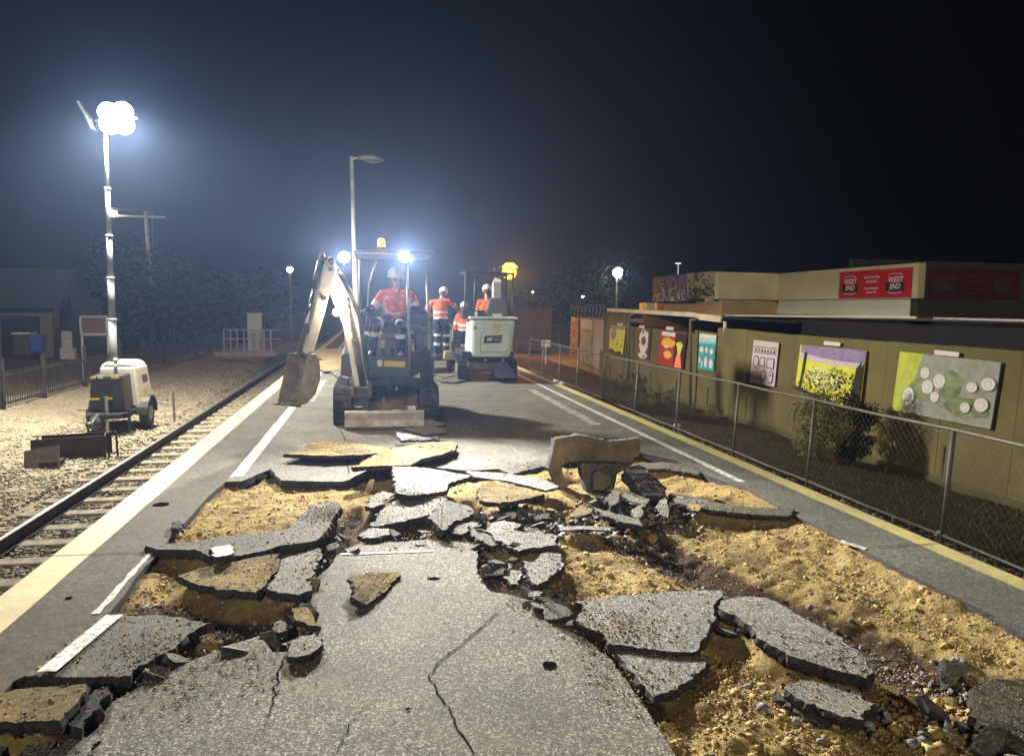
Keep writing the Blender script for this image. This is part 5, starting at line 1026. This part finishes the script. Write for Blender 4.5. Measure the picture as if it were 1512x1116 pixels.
mkk=M_simple('graffiti_black',(.02,.02,.025),.8)
gr1=graff('blue_white_graffiti',[(.3,(.1,.13,.35)),(.42,(.25,.3,.55)),(.47,(.02,.02,.05)),(.52,(.6,.64,.75)),(.6,(.7,.72,.78)),(.66,(.05,.06,.15))],3.2); gr2=graff('black_tan_graffiti',[(.35,(.03,.03,.02)),(.46,(.3,.25,.15)),(.52,(.03,.03,.03)),(.6,(.35,.33,.24)),(.7,(.4,.35,.25))],3.6)
def graffiti(a,b,z0,z1,mats,n,seed):
    rr=random.Random(seed); d=(b-a).normalized(); n_=V((-d.y,d.x,0)); n_=n_ if n_.x<0 else -n_; L=(b-a).length; e=-n_*.15
    m_=MB(); m_.hexa([a+V((0,0,z0)),b+V((0,0,z0)),b+e+V((0,0,z0)),a+e+V((0,0,z0))],[a+V((0,0,z1)),b+V((0,0,z1)),b+e+V((0,0,z1)),a+e+V((0,0,z1))])
    for i in range(n):
        mi_=rr.randrange(1,len(mats)); u,v=rr.uniform(.03,.95)*L,rr.random(); v=v*.42 if mi_==1 else (.3+.65*v if len(mats)>3 else v); s_=rr.uniform(.05,.13)*min(L,2.2); t0=rr.uniform(0,6.28); m_.mat(mi_); pts=[]
        P_=[]; 
        for k_ in range(6): t=t0+k_*rr.uniform(.35,.7); P_.append((min(max(u+s_*math.cos(t),.02),L-.02),min(max(v*(z1-z0)+z0+s_*.8*math.sin(t),z0+.01),z1-.03)))
        w_=rr.uniform(.02,.05); q0=[a+d*x_+V((0,0,z_))+n_*(.004+.0008*i) for x_,z_ in P_]; q1=[p_-d*w_+V((0,0,w_*.9)) for p_ in q0]
        m_.add(q0+q1,[(k_,k_+1,7+k_,6+k_) for k_ in range(5)])
    return m_.build('graffiti_panel',mats,HB)
graffiti(c2,c3,Zb+.02,Zt+.03,[M_simple('graffiti_tan',(.34,.3,.17),.9,0,.3,2),mkk,mkk],60,4); graffiti(c3,c4,Zb-.05,Zt+.03,[M_simple('graffiti_navy',(.1,.13,.3),.9,0,.5,3),M_simple('graffiti_white',(.65,.67,.72),.8),M_simple('graffiti_blue',(.2,.26,.55),.8),mkk],110,9)
pan(c2+V((.15,.0,0)),c4+V((.2,0,0)),1.3,Zb-.06,browns,'upper_wall')
pan(V((13.02,c0.y,0)),V((13.02,c0.y+.12,0)),1.5,2.0,blk,'corner_trim',.05)
# return wall facing the viewer, with a second banner; the dark is painted into both
rw=M_simple('darkened_render',(.035,.032,.022),.9,0,.2,1)
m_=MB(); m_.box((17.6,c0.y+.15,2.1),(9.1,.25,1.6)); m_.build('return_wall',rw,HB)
def place_y(x,y): return AY(x,y,c0.y-.01)
redb=M_simple('banner_red',(.42,.012,.02),.5,0,.1,2); red_shaded=M_simple('banner_red_shaded',(.05,.004,.006),.6,0,.1,2); bwt=M_simple('banner_print',(.7,.45,.42),.6,0,.05,5)  # second banner's red has the night shade mixed into its colour
def text(body,size,shear=0):
    cu=bpy.data.curves.new('t','FONT'); cu.body=body; cu.size=size; cu.align_x='CENTER'; cu.align_y='CENTER'; cu.shear=shear; cu.offset=size*.03
    o=bpy.data.objects.new('t',cu); C.objects.link(o); dg=bpy.context.evaluated_depsgraph_get(); me=bpy.data.meshes.new_from_object(o.evaluated_get(dg)); bpy.data.objects.remove(o)
    return [v.co.copy() for v in me.vertices],[tuple(p.vertices) for p in me.polygons]
def banner(label,org,ux,W_,Hh,mats,nm='pub_banner',full=True):
    """org lower-left corner, ux unit along, z up; normal = towards viewer"""
    nrm=ux.cross(V((0,0,1))); nrm=nrm if (nrm.y<0 or nrm.x<0) else -nrm
    m_=MB(); pt=lambda u,v,d:org+ux*u+V((0,0,v))+nrm*d
    m_.hexa([pt(0,0,0),pt(W_,0,0),pt(W_,Hh,0),pt(0,Hh,0)],[pt(0,0,.012),pt(W_,0,.012),pt(W_,Hh,.012),pt(0,Hh,.012)])
    def put(body,u,v,size,mi_,d,sx=1,shear=.2):
        vs,fs=text(body,size,shear); m_.mat(mi_); m_.add([pt(u+p.x*sx,v+p.y,d) for p in vs],fs)
    for u in(.17,.8):
        R=.105*W_
        m_.mat(2); m_.add([pt(W_*u+a*R*1.15,Hh*.36+b*Hh*.16,.015) for a,b in ((-1,-1),(1,-1),(1,1),(-1,1))],[(0,1,2,3)])
        put('WEST',W_*u,Hh*.6,Hh*.27,1,.02,1.05); put('END',W_*u,Hh*.37,Hh*.25,1,.02,1.05)
        for sg,v0 in((1,.74),(-1,.22)):
            arc=[(W_*u+R*math.sin(t),Hh*(v0+sg*.09*math.cos(t*1.1))) for t in np.linspace(-1.0,1.0,9)]; m_.mat(1)
            m_.add([pt(a,b,.02) for a,b in arc]+[pt(a,b-.016*sg*1.2,.02) for a,b in arc],[(k_,k_+1,10+k_,9+k_) for k_ in range(8)])
    put('LUNCH DAY DEAL',W_*.485,Hh*.73,Hh*.13,1,.02,.8,.1); put('PUB MARKET',W_*.485,Hh*.57,Hh*.13,1,.02,.85,.1); put('FULL BAR BREAKFAST',W_*.485,Hh*.33,Hh*.1,1,.02,.8,.1); put('SUNDAY 9AM',W_*.485,Hh*.19,Hh*.1,1,.02,.9,.1)
    return tag(m_.build(nm,mats),label,'banner')
b0=AX(1238,441,12.97); b1=AX(1344,440,12.97); uy=V((0,-1,0))
banner('bright red banner with two round white emblems on the parapet',V((12.985,b0.y,Zb+.03)),uy,b0.y-b1.y,.74,[redb,bwt,blk])
ba=place_y(1371,443); bb=place_y(1505,443)
banner('red banner painted dim for the unlit return wall',V((ba.x,c0.y+.02,Zb-.0)),V((1,0,0)),bb.x-ba.x,.74,[red_shaded,M_simple('banner_print_shaded',(.075,.03,.03),.7),blk])
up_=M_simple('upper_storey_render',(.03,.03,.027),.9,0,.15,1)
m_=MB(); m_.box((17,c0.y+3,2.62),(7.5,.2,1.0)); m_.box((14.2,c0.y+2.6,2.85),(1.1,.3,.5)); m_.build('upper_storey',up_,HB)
# far painted shed with razor wire
SH=empty('painted_shed',(9,31,-1.1),'small shed covered in faded pictures with razor wire on top','shed')
m_=MB(); s0_=AP(856,470,9.0,0); s1_=AP(889,471,9.0,0); m_.box((9.9,(s0_.y+s1_.y)/2,.1),(1.7,abs(s0_.y-s1_.y),2.3)); m_.build('shed_body',browns,SH)
shp=graff('faded_picture',[(.35,(.12,.2,.2)),(.48,(.4,.36,.28)),(.6,(.5,.42,.32)),(.7,(.35,.2,.15))],1.1); shb=graff('brown_picture',[(.35,(.1,.05,.04)),(.5,(.25,.14,.11)),(.65,(.4,.3,.25))],2.5)
def bd(x0,y0,x1,y1,x2,y2,x3,y3,mat,X=9.0,par=SH,nm='picture_panel'):
    c=[AX(x0,y0,X),AX(x1,y1,X),AX(x2,y2,X),AX(x3,y3,X)]; m_=MB(); m_.hexa([p+V((.02,0,0)) for p in c],c); return m_.build(nm,mat,par)
bd(857,469,876,471,874,540,856,532,shp); bd(876.5,472,891,474,889,547,875,541,M_simple('pale_picture',(.42,.38,.3),.8,0,.35,.8)); bd(843,468,854,469,853,531,841,526,shb,9.3); bd(858,471,874,473,874,488,858,486,mw,8.97)
rwm=MB()
for k_ in range(9):
    c=AX(846+5.5*k_,461,9.0); pts=[c+V((.0,.28*math.cos(t)+.03*t,.3*math.sin(t))) for t in np.linspace(0,2*PI,15)]; rwm.tube(pts,.014,4,False)
rwm.build('razor_wire',galv,SH)
# ================================================================== vegetation
def leaves(name,cen,rad,n,sz,mat,par=None,clump=9,droop=0):
    cs=[(V(cen)+V((rad[0]*math.cos(a)*r_,rad[1]*math.sin(a)*r_,rad[2]*z_))) for a,r_,z_ in [(random.uniform(0,2*PI),random.uniform(.2,.85)**.6,random.uniform(-.85,.85)) for _ in range(clump)]]
    cr=[min(rad)*random.uniform(.35,.7) for _ in cs]
    vs=np.zeros((n*4,3)); 
    for i in range(n):
        k_=random.randrange(clump); d=V((random.gauss(0,1),random.gauss(0,1),random.gauss(0,1))).normalized(); p=cs[k_]+d*cr[k_]*random.uniform(.55,1.1)
        a=V((random.gauss(0,1),random.gauss(0,1),random.gauss(0,.6)-droop)).normalized(); b=a.cross(d+V((.01,0,0))).normalized(); s_=sz*random.uniform(.6,1.3)
        vs[i*4]=p-a*s_; vs[i*4+1]=p-b*s_*.45; vs[i*4+2]=p+a*s_; vs[i*4+3]=p+b*s_*.45
    o=fastmesh(name,vs,np.arange(n*4).reshape(-1,4),[mat])
    if par is not None: o.parent=par; o.matrix_parent_inverse=Matrix.Translation(-V(par.location))
    return o
def tree(x,y,Y,zb,r,h,label,mat=leaf_dk,n=2600,sz=.16,group='trees far off in the dark',cat='tree'):
    c=AY(x,y,Y); e=empty('tree',(c.x,Y,zb),label,cat,group); m_=MB(); m_.tube([(c.x,Y,zb),(c.x+.1,Y,(zb+c.z)/2),(c.x,Y,c.z)],[.22,.17,.08],8)
    for k_ in range(4): a=random.uniform(0,6.28); m_.tube([(c.x,Y,(zb+c.z)/2),(c.x+r*.5*math.cos(a),Y+r*.5*math.sin(a),c.z+h*.2)],[.09,.03],6)
    m_.build('trunk',bark,e,True); leaves('crown',c,(r,r,h),n,sz,mat,e,14); return e
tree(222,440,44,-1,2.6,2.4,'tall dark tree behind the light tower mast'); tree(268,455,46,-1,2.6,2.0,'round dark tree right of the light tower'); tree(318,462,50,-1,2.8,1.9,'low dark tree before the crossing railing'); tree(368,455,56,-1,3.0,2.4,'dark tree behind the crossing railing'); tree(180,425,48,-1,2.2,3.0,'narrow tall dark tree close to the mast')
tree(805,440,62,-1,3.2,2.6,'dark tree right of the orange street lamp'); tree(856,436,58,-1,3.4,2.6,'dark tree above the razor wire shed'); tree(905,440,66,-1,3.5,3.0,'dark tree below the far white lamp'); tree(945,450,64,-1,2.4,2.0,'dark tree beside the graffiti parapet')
# bush in front of the mural wall
bu_=AX(1212,628,7.6); BE=empty('bush',(bu_.x,bu_.y,-.95),'upright leafy bush growing before the yellow sunset mural','bush'); m_=MB()
for k_ in range(7): a=k_*.9; m_.tube([(bu_.x,bu_.y,-1.05),(bu_.x+.12*math.cos(a),bu_.y+.12*math.sin(a),-.3),(bu_.x+.3*math.cos(a),bu_.y+.3*math.sin(a),.25)],[.022,.014,.006],5)
m_.build('stems',bark,BE); leaves('foliage',(bu_.x,bu_.y,-.12),(.34,.34,.72),6500,.028,leaf,BE,30,.4)
bu_=AX(1262,640,8.35); BE=empty('bush',(bu_.x,bu_.y,-1.0),'dense dark leaves standing in for the bush shadow under the yellow sunset mural','bush'); m_=MB()  # dark leaves stand in for the shadow thrown by the upright bush
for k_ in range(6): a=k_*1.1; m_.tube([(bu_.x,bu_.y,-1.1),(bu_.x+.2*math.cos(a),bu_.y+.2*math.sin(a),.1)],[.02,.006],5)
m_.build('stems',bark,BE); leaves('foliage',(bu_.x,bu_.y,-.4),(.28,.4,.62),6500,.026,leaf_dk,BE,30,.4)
for (x,y,X,r,h,lb) in((935,575,7.8,.75,.42,'low dark shrub spreading under the small yellow mural'),(972,590,7.2,.5,.25,'small green weed clump before the dark red mural'),(1052,612,8.6,.3,.22,'pale weed tuft at the foot of the wall')):
    c=AX(x,y,X); BE=empty('shrub',(c.x,c.y,-.9),lb,'shrub'); m_=MB()
    for k_ in range(5): a=k_*1.25; m_.tube([(c.x,c.y,-1.0),(c.x+r*.5*math.cos(a),c.y+r*.5*math.sin(a),c.z)],[.012,.004],4)
    m_.build('stems',bark,BE); leaves('foliage',c,(r,r,h),1500,.035,leaf if y!=575 else leaf_dk,BE,14)
gv=rows(600,5.5,8.8,6,24); nb=len(gv); bl_=np.zeros((nb*3,3))
for i,(x,y) in enumerate(gv): a=random.uniform(0,6.28); hh=random.uniform(.05,.16); z=ztl(x)-.02; bl_[i*3]=(x-.008,y,z); bl_[i*3+1]=(x+.008,y,z); bl_[i*3+2]=(x+.06*math.cos(a),y+.06*math.sin(a),z+hh)
tag(fastmesh('weeds',bl_,np.arange(nb*3).reshape(-1,3),[leaf]),'sparse weeds growing in the verge soil',kind='stuff')
# ================================================================== left background
PF=empty('palisade_fence',(-8.6,25,-.95),'black metal picket fence along the top of the embankment','fence')
ppx=[(5,605),(66,585),(127,570),(178,559),(212,551),(243,545)]; py_=[AX(x,y,-8.7).y for x,y in ppx]; step=2.55; ys=[py_[0]-step,py_[0]]+py_[1:]; 
while ys[-1]<60: ys.append(ys[-1]+2.9)
for y in ys: m_=MB(); m_.box((-8.7,y,-.35),(.09,.09,1.25)); m_.build('fence_post',blk,PF)
for a,b in zip(ys[:-1],ys[1:]):
    m_=MB(); m_.box((-8.7,(a+b)/2,-.14),(.03,b-a-.1,.035)); m_.box((-8.7,(a+b)/2,-.8),(.03,b-a-.1,.035)); n_=int((b-a)/.125)
    for k_ in range(1,n_): m_.box((-8.7,a+(b-a)*k_/n_,-.45),(.018,.02,.82))
    m_.build('picket_panel',blk,PF)
HS=empty('house',(-21,38,-1),'dim house with pitched roof beyond the black fence','house')
hm_=M_simple('house_wall',(.15,.14,.12),.9,0,.2,1); a=AY(78,480,38); L_=AY(-120,480,38)
m_=MB(); m_.box(((a.x+L_.x)/2,40,.3),(a.x-L_.x,4,2.6)); m_.build('wall',hm_,HS)
m_=MB(); rz=AY(0,455,38).z; m_.prism([(L_.x-.4,37.6,rz+.0),(L_.x-.4,42.4,rz),(L_.x-.4,40,rz+1.9)],(a.x-L_.x+.8,0,0)); m_.build('roof',roofm,HS)
m_=MB(); b_=AY(30,505,37.9); m_.box((b_.x,37.97,.0),(1.6,.1,1.9)); m_.box((L_.x+2.2,37.97,.3),(1.2,.1,1.1)); m_.build('dark_opening',shade_black_m,HS)
m_=MB(); c=AY(100,490,39); m_.box((c.x,39,.4),(3.0,.3,2.8)); tag(m_.build('garden_wall',rw),'dark garden wall right of the dim house','wall')
blu=M_simple('blue_plastic',(.04,.08,.4),.5); c=AY(53,506,30); m_=MB(); m_.hexa([c+V((-.18,0,-.35)),c+V((.18,0,-.35)),c+V((.18,.4,-.35)),c+V((-.18,.4,-.35))],[c+V((-.22,0,.22)),c+V((.22,0,.22)),c+V((.22,.45,.22)),c+V((-.22,.45,.22))]); m_.hexa([c+V((-.24,-.02,.225)),c+V((.24,-.02,.225)),c+V((.24,.47,.225)),c+V((-.24,.47,.225))],[c+V((-.2,0,.29)),c+V((.2,0,.29)),c+V((.2,.45,.27)),c+V((-.2,.45,.27))]); tag(m_.build('wheelie_bin',blu,None,bevel=.02),'blue bin in front of the dim house','bin')
c=AY(36,503,32); m_=MB(); m_.box(c+V((0,0,-.15)),(.55,.5,.8)); m_.mat(1); m_.box(c+V((0,0,.29)),(.66,.6,.06)); tag(m_.build('white_lidded_box',[dk,wht]),'dark box with a white lid beside the blue bin','box')
c=AY(99,503,31); m_=MB(); m_.box(c,(.36,.08,.72)); m_.box(c+V((0,.1,-.5)),(.5,.3,.4)); tag(m_.build('upright_slab_sign',M_simple('dull_white',(.4,.4,.36),.8)),'pale upright board behind the fence','board')
BS=empty('billboard',AY(139,520,27),'white framed brown notice board left of the light mast','board'); cs_=[AY(x,y,27) for x,y in((119,468),(158,468),(159,494),(121,494))]
m_=MB(); m_.prism(cs_,(0,.05,0)); m_.build('panel',mbr,BS)
for i in range(4):
    m_=MB(); m_.tube([cs_[i]-V((0,.03,0)),cs_[(i+1)%4]-V((0,.03,0))],.05,6); m_.build('frame',galv,BS)
m_=MB(); m_.tube([cs_[3],(cs_[3].x,27,-1)],.04,6); m_.tube([cs_[2],(cs_[2].x,27,-1)],.04,6); m_.build('leg',galv,BS)
# crossing railing with small white cabinet
CR=empty('crossing_railing',AY(365,520,38),'white railing around the far track crossing','railing')
a=AY(331,519,38); b=AY(400,521,38); zt_=AY(365,487,38).z; zb_=AY(365,520,38).z
for k_ in range(8):
    x=a.x+(b.x-a.x)*k_/7; m_=MB(); m_.tube([(x,38,zb_),(x,38,zt_)],.035,6); m_.build('railing_post',galv,CR)
for z in(zt_,(zt_+zb_)/2+.1): m_=MB(); m_.tube([(a.x,38,z),(b.x+.5,38,z)],.03,6); m_.build('rail',galv,CR)
m_=MB(); m_.box(((a.x+b.x)/2,37.6,zb_-.04),(b.x-a.x+.5,1.2,.16)); tag(m_.build('crossing_kerb',conc),'pale concrete kerb of the far crossing',kind='structure')
c=AY(376,480,38.6); m_=MB(); m_.box(c+V((0,0,-.4)),(.65,.4,1.9)); m_.box(c+V((0,0,.57)),(.75,.5,.05)); tag(m_.build('signal_cabinet',cream,None,bevel=.02),'pale signal cabinet behind the crossing railing','cabinet')
# ================================================================== lamps and poles
SL=empty('street_lamp',(-.6,22,0),'tall white platform lamp post with unlit head behind the front digger','street lamp')
p0,p1=AY(527,531,22),AY(519,232,22); m_=MB(); m_.tube([(p0.x,22,0),(p0.x,22,.9),(p1.x,22,p1.z)],[.09,.075,.05],14); m_.tube([(p0.x,22,0),(p0.x,22,.05)],.16,14); m_.build('pole',wht,SL,True)
m_=MB(); m_.tube([AY(519,235,22),AY(531,233,22)],.03,8); m_.build('arm',wht,SL,True)
m_=MB(); m_.tube([AY(528,233.5,22),AY(536,233,22),AY(552,234,22),AY(567,237,22)],[.07,.15,.17,.07],12,side=(0,1,0),r2=[.04,.075,.085,.04]); lh=m_.build('lamp_head',galv,SL,True); m_=MB(); m_.tube([AY(538,238,22),AY(552,240,22),AY(564,240,22)],[.06,.11,.05],12,side=(0,1,0),r2=[.02,.04,.02]); m_.build('lens',mg,lh,True)
def far_lamp(x,y,Y,r,em,label,pole=True,zb=-1,name='street_lamp',pw=0,col=(1,1,1),dx=0,polem=galv_brown):
    c=AY(x,y,Y); e=empty(name,(c.x+dx,Y,zb),label,'street lamp'); m_=MB(); m_.tube([(c.x+dx,Y+.15,zb),(c.x+dx,Y+.15,c.z+.15)],[.09,.05],8); m_.tube([(c.x+dx,Y+.15,c.z+.15),(c.x,Y,c.z+r+.08)],.035,6); m_.build('pole',polem,e)
    m_=MB(); m_.hexa([(c.x-r*1.1,Y-.2,c.z+r*.6),(c.x+r*1.1,Y-.2,c.z+r*.6),(c.x+r*1.1,Y+.25,c.z+r*.6),(c.x-r*1.1,Y+.25,c.z+r*.6)],[(c.x-r*.5,Y-.1,c.z+r+.1),(c.x+r*.5,Y-.1,c.z+r+.1),(c.x+r*.5,Y+.2,c.z+r+.1),(c.x-r*.5,Y+.2,c.z+r+.1)]); m_.build('lamp_head',galv,e)
    m_=MB(); m_.ball(c,(r,r*.8,r),24,16); m_.build('lamp_glass',em,e,True)
    if pw: point('lamp_light',c+V((0,-r-.15,-r*.4)),pw,col,.15)
    return e
far_lamp(752,402,40,.4,em_amber,'orange glowing street lamp behind the second digger',pw=2800,col=(1,.4,.05),dx=.25)
far_lamp(912,403,56,.36,em_cool,'bright white lamp over the dark trees on the right',pw=500,col=(1,1,.85))
far_lamp(860.5,437.5,75,.16,em_warm,'tiny warm lamp among the dark trees'); far_lamp(786.5,431.5,80,.11,em_warm,'faint tiny lamp right of the orange lamp'); far_lamp(894.5,447,80,.09,em_cool,'faintest tiny lamp above the shed roof')
far_lamp(428,398,55,.2,em_cool,'small white lamp left of the raised boom'); far_lamp(167,315,50,.22,em_amber if False else em_warm,'warm amber lamp beside the light mast',dx=2.2,pw=60,col=(1,.6,.25))
c=AY(215,320,50); UP=empty('utility_pole',(c.x,50,-1),'far power pole with a single crossarm behind the light mast','pole'); m_=MB(); m_.tube([(c.x+.4,50,-1),(c.x,50,c.z+.3)],[.16,.11],8); m_.build('pole',galv,UP,True); m_=MB(); m_.box((AY(207,321,50).x,50,c.z),(2.9,.1,.1)); m_.build('crossarm',galv,UP)
c=AY(1001,389,120); SM=empty('light_mast',(c.x,120,-1),'thin white floodlight mast above the graffiti parapet','mast'); m_=MB(); m_.tube([(c.x,120,-1),(c.x,120,c.z)],[.2,.1],8); m_.build('pole',wht,SM); m_=MB(); m_.box((c.x,119.9,c.z),(1.0,.2,.16)); m_.build('lamp_bar',M_emit('mast_glow',(.9,.95,1),1.2),SM); m_=MB(); m_.tube([(c.x,119.7,c.z-1.9),(c.x,119.7,c.z-.1)],.07,6); m_.build('glow_sleeve',M_emit('mast_sleeve_emit',(.8,.85,1),.5),SM)  # sleeve emits a little so the pole looks lit
# far end of the platform
FR=empty('far_railing',AY(780,540,36),'dull railing closing the far right end of the platform','railing')
for x in np.arange(3.3,9.2,.72): m_=MB(); m_.tube([(x,36,-.5),(x,36,.75)],.03,6); m_.build('railing_post',galv_brown,FR)
for z in(.75,-.1): m_=MB(); m_.tube([(3.3,36,z),(9.1,36,z)],.03,6); m_.build('rail',galv_brown,FR)
c=AY(806,507,33); m_=MB(); m_.box(c,(.4,.04,.3)); m_.tube([c-V((0,0,.15)),c-V((0,0,1.6))],.03,6); tag(m_.build('small_sign',wht),'small white sign on the fence below the orange lamp','sign')
m_=MB(); a=AY(755,458,46); b=AY(815,457,46); m_.box(((a.x+b.x)/2,47,.2),(b.x-a.x,2,2*(a.z-.2))); m_.box(((a.x+b.x)/2,47,a.z+.05),(b.x-a.x+.3,2.3,.1)); tag(m_.build('brick_shed',M_simple('dim_brick',(.055,.045,.03),.9,0,.3,3)),'dim flat roofed building under the orange lamp','building')
# rubble bits beside the right platform edge
for (x,y,s_) in((820,563,.09),(829,566,.09),(1000,628,.07),(1388,788,.06)):
    c=G(x,y,-.25 if x<900 else -.42); m_=MB(); m_.ball(c,(s_,s_*.8,s_*.5),7,5); tag(m_.build('pale_stone',mw),'pale stone lying by the right platform edge','stone','pale stones beside the right platform edge')
# ================================================================== light
LT=HD+ld*.35
spot('tower_light',LT,(TX+1.3,TY-.9,-1.2),9500,(1,.94,.8),158,.35,.3)
spot('work_light_left',WL1+V((0,-.06,0)),(-.3,.5,0),2200,(1,.97,.91),104,1,.04); spot('work_light_right',WL2+V((0,-.06,0)),(1.5,.8,0),3600,(1,.97,.91),104,1,.04)
point('boom_light',boomlamp+V((.03,-.12,0)),40,(1,.75,.45),.05); point('beacon_light',bc+V((0,0,.22)),10,(1,.45,.05),.05)
l=bpy.data.lights.new('offscreen_fill','SUN'); l.energy=.85; l.angle=math.radians(4); l.color=(1,.91,.72); o=bpy.data.objects.new('offscreen_fill',l); C.objects.link(o)  # warm sun lamp added in place of unseen lamps behind the viewer
az,el=math.radians(192),math.radians(27); dirv=V((math.sin(az)*math.cos(el),math.cos(az)*math.cos(el),math.sin(el))); o.rotation_euler=dirv.to_track_quat('Z','Y').to_euler()
w=bpy.data.worlds.new('World'); S.world=w; w.use_nodes=True; nt=w.node_tree; sk=nt.nodes.new('ShaderNodeTexSky'); sk.sky_type='NISHITA'; sk.sun_disc=False; sk.sun_elevation=math.radians(-4); sk.sun_rotation=az
bg=nt.nodes['Background']; nt.links.new(sk.outputs[0],bg.inputs[0]); bg.inputs[1].default_value=.006
# haze
hz_=MB(); hz_.box((0,117,5.9),(304,290,16.8)); ho=hz_.build('haze',[]); ho.data.materials.clear()
hm2=bpy.data.materials.new('haze'); hm2.use_nodes=True; t=hm2.node_tree; t.nodes.remove(t.nodes['Principled BSDF']); pv=t.nodes.new('ShaderNodeVolumePrincipled'); t.links.new(pv.outputs[0],t.nodes['Material Output'].inputs['Volume'])
pv.inputs['Color'].default_value=(.4,.58,1,1); pv.inputs['Density'].default_value=.0011; pv.inputs['Anisotropy'].default_value=.7; ho.data.materials.append(hm2); tag(ho,'thin dusty night haze glowing around the lamps',kind='stuff')
# render settings
S.view_settings.view_transform='Standard'; S.view_settings.look='None'; S.view_settings.exposure=.3; S.view_settings.gamma=1
S.cycles.use_denoising=True; S.cycles.denoiser='OPENIMAGEDENOISE'; S.cycles.sample_clamp_indirect=4; S.cycles.max_bounces=5; S.cycles.diffuse_bounces=3; S.cycles.volume_bounces=0; S.cycles.caustics_reflective=False; S.cycles.caustics_refractive=False; S.cycles.use_light_tree=True
